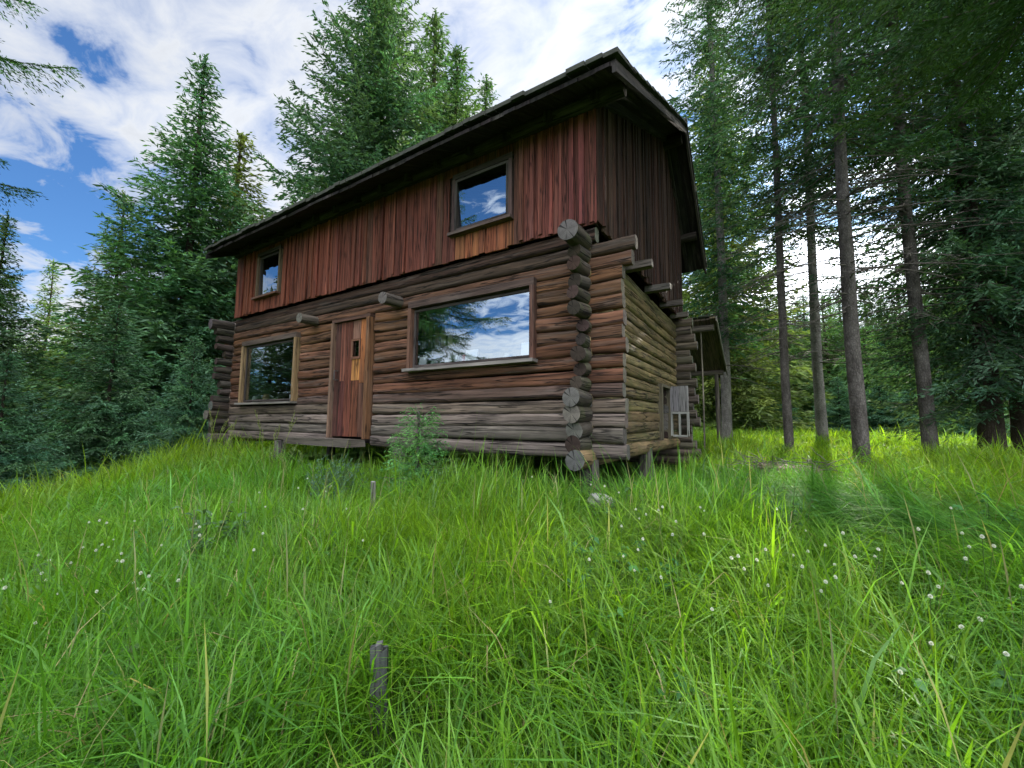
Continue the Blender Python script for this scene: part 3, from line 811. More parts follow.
P['tall'] = tree_proto(5, M_BARK, H=23, Rc=2.7, z0=6.9, nb=7, tint=(.042, .088, .040), whorl=.50, clump=.14, wid=.038, tr=.0054, droop=.3, gap=.24, dead=(100, 3.0), power=.42, zj=.18, nz=.24, twig=.40, dens=1.3)
P['tall2'] = tree_proto(6, M_BARKPALE, H=21, Rc=2.5, z0=7.2, nb=7, tint=(.046, .094, .042), whorl=.50, clump=.14, wid=.038, tr=.0056, droop=.3, gap=.24, dead=(70, 2.4), power=.45, zj=.18, nz=.24, twig=.40, dens=1.3)
P['pole'] = tree_proto(10, M_BARKPALE, H=21, Rc=2.0, z0=3.6, nb=7, tint=(.044, .10, .046), whorl=.36, clump=.15, wid=.042, tr=.0062, droop=.34, gap=.12, dead=(14, 2.0), power=.6, zj=.1, nz=.22, dens=1.4)
P['dense'] = tree_proto(7, M_BARKDARK, H=19, Rc=3.2, z0=1.9, nb=9, tint=(.052, .118, .066), whorl=.42, clump=.14, wid=.036, tr=.0115, droop=.42, gap=.04, power=.6, dens=1.6, nz=.18, zj=.06)
P['near'] = tree_proto(8, M_BARK, H=13, Rc=2.8, z0=5.2, nb=8, tint=(.036, .080, .024), whorl=.30, clump=.058, wid=.016, tr=.011, droop=.38, gap=.04, nz=.34, dens=2.2, twig=.34, power=.6)
P['fir'] = tree_proto(9, M_BARKDARK, H=11, Rc=2.6, z0=.2, nb=9, tint=(.080, .160, .050), whorl=.32, clump=.18, wid=.054, tr=.009, gap=.03, twig=.50, power=1.0, zj=.05, dens=1.7, nz=.22, droop=.3)
import sys; sys.stderr.write('QUADS %s\n' % {k: len(v[1].polygons) for k, v in P.items()})
def place_tree(kind, az, d, h, name, label, group=None, wide=1.0, rz=None, tilt=(0, 0), xy=None, sink=.15):
    tm, cm, H = P[kind]
    if xy is None: x = CAM[0] + d * math.sin(R(az)); y = CAM[1] + d * math.cos(R(az))
    else: x, y = xy
    o = empty(name, (x, y, gz(x, y) - sink), rng.uniform(0, 6.28) if rz is None else rz, label, 'tree', group)
    o.rotation_euler = (R(tilt[0]), R(tilt[1]), o.rotation_euler[2])
    s = h / H; o.scale = (s * wide, s * wide, s)
    link_mesh('trunk', tm, o); link_mesh('crown', cm, o)
    return o
def top_h(az, d, tanel):   # height so that the tip stands at the given elevation
    x = CAM[0] + d * math.sin(R(az)); y = CAM[1] + d * math.cos(R(az))
    return CAM[2] + d * tanel - gz(x, y) + .15

# left of the cabin
def T(kind, az, d, te, label, **k): return place_tree(kind, az, d, top_h(az, d, te), k.pop('name', 'spruce_tree'), label, **k)
T('full', -71.7, 17.5, .735, 'tallest pointed spruce left of the cabin, its tip against white cloud', wide=1.3)
T('slim', -67.6, 20, .60, 'yellowish green spruce close behind the left end of the cabin roof', wide=1.65)
T('slim', -77.3, 19, .405, 'dark pointed spruce half hidden left of the tallest spruce', wide=1.2)
T('young', -77.0, 13.5, .20, 'dense blue green young spruce with layered boughs at the left meadow edge', wide=1.15)
T('young', -70.5, 12.5, .16, 'young spruce touching the left log corner of the cabin', wide=1.1)
T('full', -84.6, 17, .315, 'spruce at the left edge of the view with a thin bare tip')
T('slim', -81.6, 24, .255, 'thin distant spruce standing in the sky gap at the left')
T('young', -83.5, 12.0, .10, 'low dark spruce at the far left end of the meadow', wide=1.2)
T('full', -75.0, 22, .33, 'spruce filling the gap behind the two dark spruces at left')
T('full', -64.0, 23, .42, 'broad dark spruce behind the left log corner')
T('full', -93.5, 14.5, .85, 'spruce just beyond the left edge of the meadow')
T('full', -80, 27, .17, 'low far spruce under the sky gap at left')
place_tree('near', -99.0, 11.2, 16.5, 'spruce_tree', 'near spruce whose boughs hang in at the top left corner')
for az, d, te in [(-86, 30, .16), (-83.5, 34, .15), (-81, 31, .12), (-78.5, 33, .2), (-75.5, 30, .25), (-72.5, 29, .3), (-68.5, 31, .35), (-65.5, 33, .33), (-62, 32, .35)]:
    T('full', az, d, te, 'far dark spruce closing the gaps low behind the left trees', group='far spruces behind the left trees', wide=1.9)
# behind the roof
T('big', -52.3, 17.5, 1.27, 'huge broad spruce rising behind the middle of the roof')
T('full', -41.0, 20, .97, 'thin topped spruce beside the huge spruce behind the roof', wide=1.45)
T('full', -44.3, 22, 1.06, 'second full spruce just right of the huge spruce behind the roof', wide=1.3)
T('full', -36.6, 24, .90, 'smaller spruce tip farther right behind the roof', wide=1.15)
T('fir', -60.5, 24, .55, 'spruce behind the low left end of the roof')
# right: tall trunks
T('tall', 8.1, 10.2, 2.1, 'tall grey trunk with scaly bark nearest right of the cabin', name='pine_tree', tilt=(0, -1.2))
T('tall', 1.8, 12.0, 1.55, 'slender dark trunk between the cabin and the thick grey trunk', name='pine_tree', wide=.9)
T('tall2', 4.9, 17.0, 1.3, 'brown trunk standing behind between the two nearer trunks', name='pine_tree', wide=1.2)
T('tall', 13.0, 12.0, 1.75, 'scaly trunk in front of the dark boughs at right, under the sun', name='pine_tree')
T('pole', -4.6, 15.0, 1.45, 'pale grey trunk beside the porch roof corner', name='pine_tree', wide=1.05)
T('dense', 17.0, 13.0, 1.5, 'dense dark spruce with low sweeping boughs at the right edge', wide=.8)
T('dense', 18.9, 13.5, 1.4, 'second dark spruce trunk at the right edge beside the first', wide=.8)
T('slim', -4.9, 27, .90, 'slim spruce spire right of the roof peak', wide=1.2)
T('near', 25.5, 6.2, 2.0, 'spruce outside at right reaching twiggy boughs over the top right corner')
# far stand
k = 0
for az, d, te, kd in [(-9, 40, .30, 'full'), (-6.2, 38, .33, 'fir'), (-3.6, 44, .27, 'full'), (-2.2, 37, .20, 'fir'), (0.2, 42, .26, 'full'), (2.2, 38, .22, 'fir'), (3.8, 46, .26, 'full'), (5.6, 40, .25, 'fir'), (7.0, 46, .25, 'full'),
                      (8.9, 38, .18, 'fir'), (10.4, 44, .23, 'full'), (11.6, 38, .18, 'fir'), (13.4, 44, .24, 'full'), (15.2, 38, .24, 'fir'), (17, 40, .35, 'full'), (18.6, 32, .36, 'fir'), (20.5, 36, .45, 'full'), (23, 34, .4, 'fir'),
                      (-11, 46, .3, 'full'), (12.4, 30, .10, 'young'), (9.8, 31, .09, 'young'), (-.6, 30, .12, 'young'), (6.4, 31, .09, 'young'), (15.0, 27, .12, 'young'), (3.2, 54, .25, 'full'), (9.2, 56, .25, 'full'), (-1.2, 54, .26, 'full'), (14.4, 56, .26, 'full'), (18, 52, .3, 'full'), (6.2, 58, .25, 'full'), (1.2, 58, .26, 'full'), (11.8, 60, .25, 'full')]:
    T(kd, az, d, te, 'dark spruce in the far stand beyond the sunlit strip of grass', group='far stand of spruces at right', wide=1.7)
# downhill behind the viewpoint: seen mirrored in the windows
for x, y, h, kd in [(-14.6, -10.0, 19, 'big'), (-14.3, -4.6, 9.5, 'fir'), (-16.8, -4.9, 10, 'fir'), (-15.5, -7.2, 13, 'full'), (-19, -9, 14, 'full'), (-21, -17, 14, 'slim'), (-17, -27, 10, 'fir'), (-22, -36, 13, 'slim'), (-13, -34, 9, 'slim'), (-8, -40, 11, 'fir'), (-2, -38, 10, 'slim'), (-28, -30, 15, 'full'), (5, -42, 13, 'full'), (12, -36, 12, 'fir'), (-36, -48, 18, 'full'), (-12, -58, 15, 'full'), (-24, -58, 15, 'slim')]:
    place_tree(kd, 0, 0, h, 'spruce_tree', 'spruce standing downhill and mirrored in the cabin windows', 'spruces mirrored in the windows', xy=(x, y))

# ------------------------------------------------------------------ grass
CLEAR = [(.42, -3.35, .28, .6), (.35, -.95, .3, .7), (-2.4, -1.15, .4, .4), (-3.0, -1.4, .4, .4), (2.4, 2.6, .6, .6), (-1.6, -1.75, .25, .4), (-2.6, -1.55, .4, .6), (1.9, 3.2, .6, .6)]
def grass():
    g = np.random.default_rng(21)
    bx = []; by = []; cl = []
    view = math.atan2(-math.sin(R(32.3)), math.cos(R(32.3)))
    bands = [(.9, 2.2, 4200, .85), (2.2, 4, 3400, .85), (4, 7, 1600, 1.0), (7, 12, 700, 1.4), (12, 20, 300, 2.1), (20, 34, 110, 3.4)]
    X = []; Y = []; W = []; D = []
    for d0, d1, dens, wm in bands:
        half = R(70)
        area = half * (d1 * d1 - d0 * d0)
        per = 9 if d1 < 8 else 7
        nc = int(area * dens / per)
        r = np.sqrt(g.uniform(d0 * d0, d1 * d1, nc)); a = R(-32.3) + g.uniform(-half, half, nc)
        cx = CAM[0] + r * np.sin(a); cy = CAM[1] + r * np.cos(a)
        keep = g.random(nc) < .35 + 1.0 * vnoise(cx, cy, 1.9)
        cx, cy = cx[keep], cy[keep]
        n = g.integers(per - 4, per + 5, len(cx))
        i = np.repeat(np.arange(len(cx)), n)
        sp = .05 * wm
        X.append(cx[i] + g.normal(0, sp, len(i))); Y.append(cy[i] + g.normal(0, sp, len(i))); W.append(np.full(len(i), wm)); D.append(np.repeat(g.random(len(cx)), n))
    X = np.concatenate(X); Y = np.concatenate(Y); W = np.concatenate(W); D = np.concatenate(D)
    ok = ~((X > -9.1) & (X < .18) & (Y > -.12) & (Y < 5.6))
    s = -X - .6 * Y; ok &= s < 13.5 + 2 * g.random(len(X))
    X, Y, W, D = X[ok], Y[ok], W[ok], D[ok]
    n = len(X)
    Z = ground_z(X, Y) - .02
    dist = np.hypot(X - CAM[0], Y - CAM[1])
    patch = vnoise(X, Y, .55); p2 = vnoise(X + 31, Y - 9, 1.4)
    Ln = (.26 + .32 * patch + .22 * p2) * g.uniform(.6, 1.4, n)
    Ln *= np.where(Y > 1.5, .78, 1.0)
    near = np.exp(-((Y + .2) / .6) ** 2) * (X < .5)
    Ln *= 1 - .06 * near * (X > -6.2)
    Ln *= 1 + .35 * np.exp(-((Y + .5) / .7) ** 2) * sstep(-5.4, -6.4, X)
    for (qx, qy, qr, qk) in CLEAR: Ln *= 1 - qk * np.exp(-((X - qx) ** 2 + (Y - qy) ** 2) / qr ** 2)
    # matted, combed-over patch of long grass on the right
    mat = np.exp(-(((X - 2.9) / 1.2) ** 2 + ((Y - .1) / 1.1) ** 2)) + .8 * np.exp(-(((X - .9) / .45) ** 2 + ((Y + 1.7) / .4) ** 2))
    az = vnoise(X, Y, .9) * 9 + 4 * D + g.normal(0, 1.1, n)
    az = np.where(g.random(n) < np.clip(mat, 0, .85), 2.9 + g.normal(0, .45, n), az)
    bend = np.clip(g.beta(2, 2.0, n) * 1.05 + .5 * mat + .12, .05, 1.2)
    tall = g.random(n) < .03
    tus = D > .87
    Ln = Ln * (.62 + .55 * ((D * 7.31) % 1)); Ln = np.where(tus, np.clip(Ln * 1.6, .36, .70), Ln); bend = np.where(tus, np.clip(bend + .3, .5, 1.25), bend); Ln = np.where(tall, Ln * 1.3, Ln); bend = np.where(tall, bend * .5, bend)
    stalk = (g.random(n) < .004) & (dist < 9)
    Ln = np.where(stalk, np.clip(Ln * 1.45, .5, .85), Ln); bend = np.where(stalk, .12 + .25 * g.random(n), bend)
    w = g.gamma(2.6, .00122, n).clip(.0012, .0085) * W * np.where(tus, 1.25, 1.0)
    isdry = g.random(n) < .02; w = np.where(isdry, np.minimum(w, .0035), w)
    ts = np.array([0, .35, .68, 1.0])
    hx = np.cos(az); hy = np.sin(az)
    twist = g.uniform(-.6, .6, n)
    px = -np.sin(az + twist); py = np.cos(az + twist)
    V = np.empty((n, 7, 3), np.float32)
    for k, t in enumerate(ts):
        hor = Ln * bend * (t ** 1.9) * .9
        ver = Ln * (t - .52 * np.minimum(bend, 1.1) ** 1.3 * t ** 2.6)
        c = np.stack([X + hx * hor, Y + hy * hor, Z + ver], 1)
        ww = np.where(stalk, (.0011, .0010, .0042, 0)[k], w * (1 - .15 * t) * (1 if k < 3 else 0))
        if k < 3:
            V[:, 2 * k] = c - np.stack([px * ww, py * ww, 0 * ww], 1); V[:, 2 * k + 1] = c + np.stack([px * ww, py * ww, 0 * ww], 1)
        else: V[:, 6] = c
    b = np.arange(n)[:, None] * 7
    q = np.concatenate([b + np.array([[0, 1, 3, 2]]), b + np.array([[2, 3, 5, 4]])])
    t3 = b + np.array([[4, 5, 6]])
    base = np.array([.078, .212, .016]); yel = np.array([.155, .275, .016]); blue = np.array([.055, .175, .030]); dry = np.array([.30, .25, .12])
    m1 = np.clip(vnoise(X, Y, .42) * 1.5 - .35 + g.normal(0, .15, n), 0, 1)[:, None]
    col = base * (1 - m1) + yel * m1
    far = sstep(6.5, 10, dist)[:, None] * .7; col = col * (1 - far) + far * np.array([.21, .31, .018])  # sunlit yellow of the distant strip put into the blade tint
    m2 = np.clip(mat * .75 + (vnoise(X - 7, Y + 3, .8) - .62) * 1.5, 0, .85)[:, None]
    col = col * (1 - m2) + blue * m2
    col = np.where(tus[:, None], col * .55 + .45 * np.array([.075, .205, .055]), col)
    col = np.where(isdry[:, None], dry, col)
    col = np.where(stalk[:, None], np.array([.24, .25, .10]), col)
    col = col * g.uniform(.72, 1.28, n)[:, None] * (.66 + .68 * ((D * 13.7) % 1)[:, None])
    tint = np.repeat(col, 7, 0)
    me = np_mesh('meadow_grass', V.reshape(-1, 3), [q, t3], [M_GRASS], tint=tint)
    o = link_mesh('meadow_grass', me)
    tag(o, 'long green grass covering the slope below and around the cabin', 'grass', kind='stuff')
    return n
grass()

# ------------------------------------------------------------------ small plants and oddments
def leafy(name, x, y, h, nst, spread, lw, ll, tint, label, cat, seed, group=None):
    g = np.random.default_rng(seed)
    V = []; Fq = []; T_ = []; off = 0; SV = []; SF = []; so = 0
    for s_ in range(nst):
        a = g.uniform(0, 6.28); b0 = np.array([g.normal(0, spread * .4), g.normal(0, spread * .4), 0]); hh = h * g.uniform(.65, 1.1)
        top = b0 + [np.cos(a) * spread * g.uniform(.2, .9), np.sin(a) * spread * g.uniform(.2, .9), hh]
        t = np.linspace(0, 1, 6)[:, None]; Pp = b0 + (top - b0) * t ** np.array([1.6, 1.6, 1.0])
        v, f = tube_np(Pp, np.linspace(.006, .002, 6), 4); SV.append(v); SF.append(f + so); so += len(v)
        for k in range(int(hh / .05)):
            u = g.uniform(.12, 1); c = np.array([np.interp(u, t[:, 0], Pp[:, q]) for q in range(3)]); la = g.uniform(0, 6.28); el = g.uniform(-.5, .5)
            d = np.array([np.cos(la) * np.cos(el), np.sin(la) * np.cos(el), np.sin(el)]); sd = np.array([-np.sin(la), np.cos(la), g.uniform(-.3, .3)]); l = ll * (1.15 - .6 * u) * g.uniform(.7, 1.2); w_ = lw * (1.15 - .5 * u)
            dr = np.array([0, 0, -l * .3])
            V.append([c, c + d * l * .4 + sd * w_, c + d * l + dr, c + d * l * .4 - sd * w_, c + d * l * .45 + [0, 0, .01]]); T_.append(np.array(tint) * g.uniform(.7, 1.3))
    V = np.array(V).reshape(-1, 3); n = len(T_); b = np.arange(n)[:, None] * 5
    F = np.concatenate([b + [[0, 1, 4]], b + [[1, 2, 4]], b + [[2, 3, 4]], b + [[3, 0, 4]]])
    sv = np.concatenate(SV); sf = np.concatenate(SF)
    tt = np.concatenate([np.repeat(np.array(T_), 5, 0), np.tile([[.09, .14, .04]], (len(sv), 1))])
    me = np_mesh(name, np.concatenate([V, sv]), [F, sf + len(V)], [M_LEAF, M_LEAF], tint=tt, slots=[0, 1])
    o = link_mesh(name, me); o.location = (x, y, gz(x, y)); return tag(o, label, cat, group)
leafy('leafy_weed', -2.05, -2.84, .62, 12, .22, .028, .11, (.045, .11, .04), 'dark leafy weed clump in the grass below the left window', 'weed', 31)
leafy('leafy_weed', 1.75, -.6, .5, 9, .14, .02, .08, (.05, .12, .035), 'upright leafy weed right of the pale flat stone', 'weed', 32)
leafy('leafy_weed', -1.45, -.75, .55, 16, .3, .022, .07, (.055, .13, .05), 'bushy weed in front of the wall under the picture window', 'weed', 33)
leafy('juniper_bush', -2.95, -1.2, .62, 80, .36, .008, .06, (.055, .11, .06), 'low grey green juniper bush below the cabin door', 'bush', 34)
leafy('leafy_weed', 2.3, -2.3, .42, 9, .2, .03, .09, (.06, .14, .04), 'broad leaved weed among the clover at lower right', 'weed', 35)
def low_weeds():
    o0 = leafy('low_weed', 1.4, -2.6, .34, 8, .16, .022, .075, (.06, .15, .04), 'low broad leaved weed growing among the meadow grass', 'weed', 36, 'low weeds in the meadow')
    g = np.random.default_rng(37)
    for i in range(34):
        r = g.uniform(1.7, 5.5); a = R(-32 + g.uniform(-52, 52)); x = CAM[0] + r * math.sin(a); y = CAM[1] + r * math.cos(a)
        if (y > -.4 and x < .4) or math.hypot(x - .5, y + 3.4) < .75: continue
        c = o0.copy(); COL.objects.link(c); c.location = (x, y, gz(x, y)); c.rotation_euler = (0, 0, g.uniform(0, 6.28)); k = g.uniform(.8, 1.35); c.scale = (k, k, k)
low_weeds()
def grass_stalks(x, y, n, h, label, seed, sp=.3):
    g = np.random.default_rng(seed); SV = []; SF = []; so = 0; T_ = []
    for i in range(n):
        b0 = np.array([g.normal(0, sp), g.normal(0, sp * .5), 0]); hh = h * g.uniform(.7, 1.1); ln = g.normal(0, .12, 2)
        t = np.linspace(0, 1, 6); Pp = np.stack([b0[0] + ln[0] * t ** 2, b0[1] + ln[1] * t ** 2, hh * t], 1)
        v, f = tube_np(Pp, np.linspace(.004, .0016, 6), 4); SV.append(v); SF.append(f + so); so += len(v); T_.append(np.tile([[.17, .22, .06]], (len(v), 1)))
        for k in range(26):
            u = g.uniform(.74, 1.02); c = np.array([np.interp(u, t, Pp[:, q]) for q in range(2)] + [hh * u]); a = g.uniform(0, 6.28); l = g.uniform(.02, .06) * (1.2 - u) * 3
            Q = np.stack([c, c + [l * np.cos(a) * .6, l * np.sin(a) * .6, l * .9]]); v, f = tube_np(np.stack([Q[0], (Q[0] + Q[1]) / 2, Q[1]]), [.0012, .004, .001], 3); SV.append(v); SF.append(f + so); so += len(v); T_.append(np.tile([[.20, .24, .08]], (len(v), 1)))
    me = np_mesh('grass_stalks', np.concatenate(SV), [np.concatenate(SF)], [M_LEAF], tint=np.concatenate(T_)); o = link_mesh('grass_stalks', me); o.location = (x, y, gz(x, y)); return tag(o, label, 'plant')
grass_stalks(-7.0, -.75, 6, 1.15, 'tall seeding grass stalks in front of the lower left window', 41)
grass_stalks(-5.2, -.8, 6, 1.0, 'tall seeding grass stalks in front of the door step', 42)
grass_stalks(-4.2, -1.1, 4, .8, 'short seeding stalks right of the door step', 43)

# little spruce in front of the wall
tm, cm, _ = tree_proto(51, M_BARK, H=1.12, Rc=.34, z0=.08, nb=7, tint=(.085, .19, .05), whorl=.085, clump=.04, wid=.010, nz=.25, dens=1.5, zj=.01, tr=.011, droop=.1, gap=.05)
x, y = -1.98, -.72
o = empty('spruce_sapling', (x, y, gz(x, y)), 0, 'knee high spruce sapling in front of the log wall under the picture window', 'sapling'); link_mesh('trunk', tm, o); link_mesh('crown', cm, o)

def stake(name, x, y, h, r, label, tilt=(0, 0), tint=(.20, .19, .18)):
    m = MB(); m.log((0, 0, -.15), (0, 0, h), r, r * .9, tint=tint, endtint=tuple(q * 1.2 for q in tint), n=10, step=.06, rough=.12, bow=.004)
    o = m.build(name, [M_LOG, M_END], None, 'sides'); o.location = (x, y, gz(x, y)); o.rotation_euler = (R(tilt[0]), R(tilt[1]), 0); return tag(o, label, 'post')
m = MB()
for q, (x0, x1, zt) in enumerate(((-.036, -.009, .362), (-.013, .014, .375), (.009, .036, .352))):
    m.hexa([(x0, -.014 - .004 * q, -.15), (x1, -.014 - .004 * q, -.15), (x1, .012 + .002 * q, -.15), (x0, .012 + .002 * q, -.15), (x0, -.013 - .004 * q, zt - .006 * q), (x1, -.012 - .004 * q, zt + .005), (x1, .011 + .002 * q, zt + .004), (x0, .011 + .002 * q, zt)], var((.075, .073, .07), .15), 0, Vector((0, 0, 1)))
o = m.build('wooden_stake', M_LOG); o.location = (.2, -3.1, gz(.2, -3.1)); o.rotation_euler = (R(3), R(-1.5), R(38)); tag(o, 'short grey weathered plank stake standing in the foreground grass', 'post')
stake('wooden_stake', -1.85, -1.5, .46, .03, 'thin broken grey stake in the grass below the picture window', (4, 5), (.17, .155, .14))
def rock(name, x, y, s, seed, label, cat='stone', dz=0., mat=None):
    g = np.random.default_rng(seed); import bmesh
    bm = bmesh.new(); bmesh.ops.create_icosphere(bm, subdivisions=3, radius=1)
    for v in bm.verts:
        k = 1 + .16 * math.sin(v.co.x * 3 + seed) * math.cos(v.co.y * 2.6) + .1 * math.sin(v.co.z * 5 + v.co.x * 4) + g.uniform(-.03, .03)
        v.co = Vector((v.co.x * s[0] * k, v.co.y * s[1] * k, max(-1, min(.75, v.co.z * k)) * s[2]))
    me = bpy.data.meshes.new(name); bm.to_mesh(me); bm.free(); me.materials.append(mat or M_STONE)
    o = link_mesh(name, me); o.location = (x, y, gz(x, y) + dz); return tag(o, label, cat)
rock('flat_stone', .30, -.62, (.13, .10, .07), 3, 'pale flat stone in the grass below the cabin corner', dz=.22)

# bare earth mound with dead brush, right of the cabin
def brush(x, y):
    g = np.random.default_rng(61); SV = []; SF = []; so = 0
    for i in range(70):
        a = g.uniform(0, 6.28); l = g.uniform(.25, .8); b0 = np.array([g.normal(0, .35), g.normal(0, .28), g.uniform(.05, .3)]); t = np.linspace(0, 1, 5)
        Pp = np.stack([b0[0] + l * np.cos(a) * t, b0[1] + l * np.sin(a) * t, b0[2] + g.uniform(-.1, .25) * t + g.normal(0, .015, 5)], 1)
        v, f = tube_np(Pp, np.linspace(.009, .003, 5), 4); SV.append(v); SF.append(f + so); so += len(v)
    me = np_mesh('brush_pile', np.concatenate(SV), [np.concatenate(SF)], [M_TWIG]); o = link_mesh('brush_pile', me); o.location = (x, y, gz(x, y)); return tag(o, 'small pile of dead grey twigs on the grass right of the cabin', 'brush pile')
brush(1.84, 3.6)
rock('earth_mound', 1.84, 3.7, (.5, .35, .22), 5, 'low bare earth mound under the dead twigs', 'mound', dz=.04, mat=plain('bare_earth', (.13, .10, .065), 1, 6, .4, .6))

# white clover
def clover():
    import bmesh
    g = np.random.default_rng(71)
    hv = []; hf = []; o_ = 0
    sv, sf = tube_np(np.array([[0, 0, 0], [.01, 0, .2], [.0, .01, .43]]), [.0018, .0016, .0014], 4)
    k = 60
    V = []
    for i in range(k):
        z = 1 - 1.6 * (i + .5) / k; a = i * 2.39996; r = math.sqrt(max(0, 1 - z * z)); d = np.array([r * math.cos(a), r * math.sin(a), z]); s = np.cross(d, [0, 0, 1.01]); s /= np.linalg.norm(s) + 1e-6
        c = np.array([0, .01, .433]); V.append([c + d * .002, c + d * .006 + s * .0020, c + d * .0095 + np.array([0, 0, .001]), c + d * .006 - s * .0020])
    V = np.array(V).reshape(-1, 3); F = np.arange(k * 4).reshape(-1, 4)
    tint = np.concatenate([np.tile([[.08, .15, .04]], (len(sv), 1)), np.tile([[.7, .7, .6]], (len(V), 1))])
    me = np_mesh('clover_flower', np.concatenate([sv, V]), [sf, F + len(sv)], [M_LEAF, M_PETAL], tint=tint, slots=[0, 1])
    patches = [(2.3, -1.75, .5, .5, 46, 'white clover blossom in the patch at the lower right', 'clover blossoms at lower right'),
               (-1.95, -3.5, .55, .42, 38, 'white clover blossom in the patch at the lower left', 'clover blossoms at lower left'),
               (1.15, -1.7, .45, .5, 26, 'white clover blossom scattered in the grass below the cabin corner', 'scattered clover blossoms'),
               (-2.0, -2.2, .6, .4, 12, 'white blossom in the grass below the door', 'blossoms below the door')]
    for x, y, sx, sy, n, lab, gr in patches:
        for i in range(n):
            px = g.normal(x, sx); py = g.normal(y, sy)
            if math.hypot(px - CAM[0], py - CAM[1]) < 1.35 or py > -.2: continue
            o = link_mesh('clover_flower', me); s = g.uniform(.8, 1.05); o.location = (px, py, gz(px, py)); o.scale = (s, s, s * g.uniform(1.1, 1.35)); o.rotation_euler = (g.uniform(-.2, .2), g.uniform(-.2, .2), g.uniform(0, 6.28)); tag(o, lab, 'flower', gr)
clover()

# ------------------------------------------------------------------ sky, sun, camera
SUN_AZ, SUN_EL = 5.0, 24.0
sv = Vector((math.sin(R(SUN_AZ)) * math.cos(R(SUN_EL)), math.cos(R(SUN_AZ)) * math.cos(R(SUN_EL)), math.sin(R(SUN_EL))))
world = bpy.data.worlds.new('World'); scn.world = world; world.use_nodes = True
nt = world.node_tree; nt.nodes.clear()
out = nt.nodes.new('ShaderNodeOutputWorld'); bg = nt.nodes.new('ShaderNodeBackground'); bg.inputs[1].default_value = .06
L(nt, bg.outputs[0], out.inputs[0])
sky = nt.nodes.new('ShaderNodeTexSky'); sky.sky_type = 'NISHITA'; sky.sun_disc = False
sky.sun_elevation = R(SUN_EL); sky.sun_rotation = R(SUN_AZ); sky.air_density = 1.0; sky.dust_density = .4; sky.ozone_density = 2.0
tc = nt.nodes.new('ShaderNodeTexCoord')
nrm = N(nt, 'ShaderNodeVectorMath', operation='NORMALIZE'); L(nt, tc.outputs['Generated'], nrm.inputs[0])
sep = nt.nodes.new('ShaderNodeSeparateXYZ'); L(nt, nrm.outputs[0], sep.inputs[0])
zc = math_(nt, 'ADD', math_(nt, 'MAXIMUM', sep.outputs[2], 0.0), .10)
cmb = nt.nodes.new('ShaderNodeCombineXYZ'); L(nt, math_(nt, 'DIVIDE', sep.outputs[0], zc), cmb.inputs[0]); L(nt, math_(nt, 'DIVIDE', sep.outputs[1], zc), cmb.inputs[1])
def cnoise(sc, loc, rot=0., stretch=(1, 1), det=8, ro=.55, dist=.3):
    mp = N(nt, 'ShaderNodeMapping'); mp.inputs['Location'].default_value = (*loc, 0); mp.inputs['Rotation'].default_value = (0, 0, rot); mp.inputs['Scale'].default_value = (sc * stretch[0], sc * stretch[1], 1)
    L(nt, cmb.outputs[0], mp.inputs[0]); n = N(nt, 'ShaderNodeTexNoise'); n.inputs['Scale'].default_value = 1; n.inputs['Detail'].default_value = det; n.inputs['Roughness'].default_value = ro; n.inputs['Distortion'].default_value = dist
    L(nt, mp.outputs[0], n.inputs[0]); return n.outputs[0]
CL = (7.7, 0.4); CP = (4.4, 1.2)
big = cnoise(.50, CL, R(25), (1, 1.6), 3, .5)
puff = cnoise(4.6, CP, R(-30), (1, 1.5), 6, .58, .5)
f = math_(nt, 'ADD', math_(nt, 'MULTIPLY', big, .60), math_(nt, 'MULTIPLY', puff, .40))
mask = ramp(nt, f, [(.435, 0.), (.48, .5), (.56, .98)])
dt = N(nt, 'ShaderNodeVectorMath', operation='DOT_PRODUCT'); dt.inputs[1].default_value = sv; L(nt, nrm.outputs[0], dt.inputs[0])
dpos = math_(nt, 'MAXIMUM', dt.outputs['Value'], 0.)
glow = math_(nt, 'ADD', math_(nt, 'MULTIPLY', math_(nt, 'POWER', dpos, 9.), 9.), math_(nt, 'MULTIPLY', math_(nt, 'POWER', dpos, 90.), 60.))
zen = math_(nt, 'MULTIPLY', ramp(nt, sep.outputs[2], [(.77, 0.), (.92, 1.)]), 70.)  # added fill: sky overhead, above the frame, brightened to light the grass
bk = N(nt, 'ShaderNodeVectorMath', operation='DOT_PRODUCT'); bk.inputs[1].default_value = (.30, -.62, .72); L(nt, nrm.outputs[0], bk.inputs[0])
back = math_(nt, 'MULTIPLY', ramp(nt, bk.outputs['Value'], [(.2, 0.), (.85, 1.)]), 24.)   # added fill: unseen sky behind the view brightened for wall and grass
lum = math_(nt, 'ADD', math_(nt, 'ADD', math_(nt, 'ADD', 6.8, glow), zen), back)
shade = ramp(nt, puff, [(.3, 1.05), (.7, .8)])
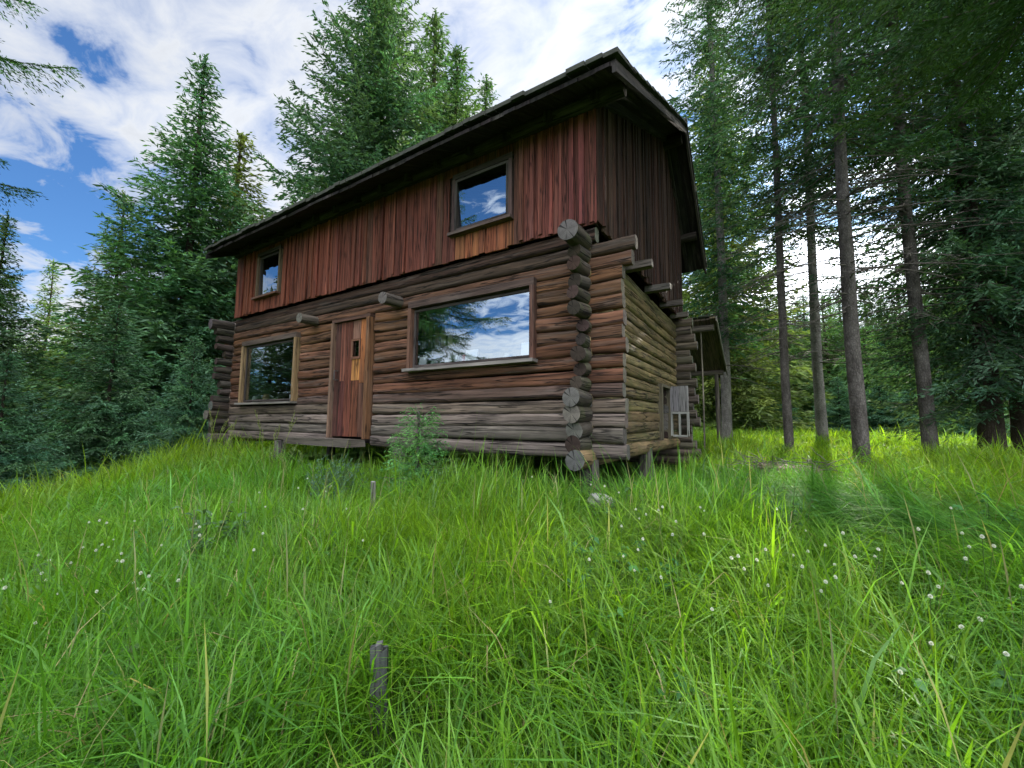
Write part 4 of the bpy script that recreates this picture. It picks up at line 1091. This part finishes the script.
lum = math_(nt, 'MULTIPLY', lum, shade)
cc = N(nt, 'ShaderNodeVectorMath', operation='SCALE'); cc.inputs[0].default_value = (.93, .97, 1.04); L(nt, lum, cc.inputs['Scale'])
skm = N(nt, 'ShaderNodeVectorMath', operation='SCALE'); L(nt, mixc(nt, 'MULTIPLY', 1., sky.outputs[0], (.50, .80, 1.15)), skm.inputs[0]); skm.inputs['Scale'].default_value = 1.15
L(nt, mixc(nt, 'MIX', mask, skm.outputs[0], cc.outputs[0]), bg.inputs[0])

sl = bpy.data.lights.new('sun', 'SUN'); sl.energy = 5.0; sl.angle = R(.6); sl.color = (1, .92, .80)
so = bpy.data.objects.new('sun', sl); COL.objects.link(so); so.rotation_euler = sv.to_track_quat('Z', 'Y').to_euler(); so.location = (10, 40, 30)

cam = bpy.data.cameras.new('camera'); co = bpy.data.objects.new('camera', cam); COL.objects.link(co)
pit, yaw, rol = R(5.16), R(32.31), R(.49)
fw = Vector((-math.sin(yaw) * math.cos(pit), math.cos(yaw) * math.cos(pit), math.sin(pit)))
rt = Vector((math.cos(yaw), math.sin(yaw), 0)); up = rt.cross(fw)
rt2 = rt * math.cos(rol) + up * math.sin(rol); up2 = -rt * math.sin(rol) + up * math.cos(rol)
co.matrix_world = Matrix(((rt2.x, up2.x, -fw.x, CAM[0]), (rt2.y, up2.y, -fw.y, CAM[1]), (rt2.z, up2.z, -fw.z, CAM[2]), (0, 0, 0, 1)))
cam.sensor_width = 36; cam.lens = 407.7 / 1024 * 36; cam.clip_start = .05; cam.clip_end = 3000
scn.camera = co

scn.view_settings.view_transform = 'Standard'; scn.view_settings.look = 'None'; scn.view_settings.gamma = 1; scn.view_settings.exposure = 1.35
scn.render.engine = 'CYCLES'
cy = scn.cycles
cy.use_denoising = True
cy.max_bounces = 6; cy.diffuse_bounces = 3; cy.glossy_bounces = 3; cy.transmission_bounces = 3; cy.transparent_max_bounces = 8
cy.caustics_reflective = False; cy.caustics_refractive = False
cy.sample_clamp_indirect = 6
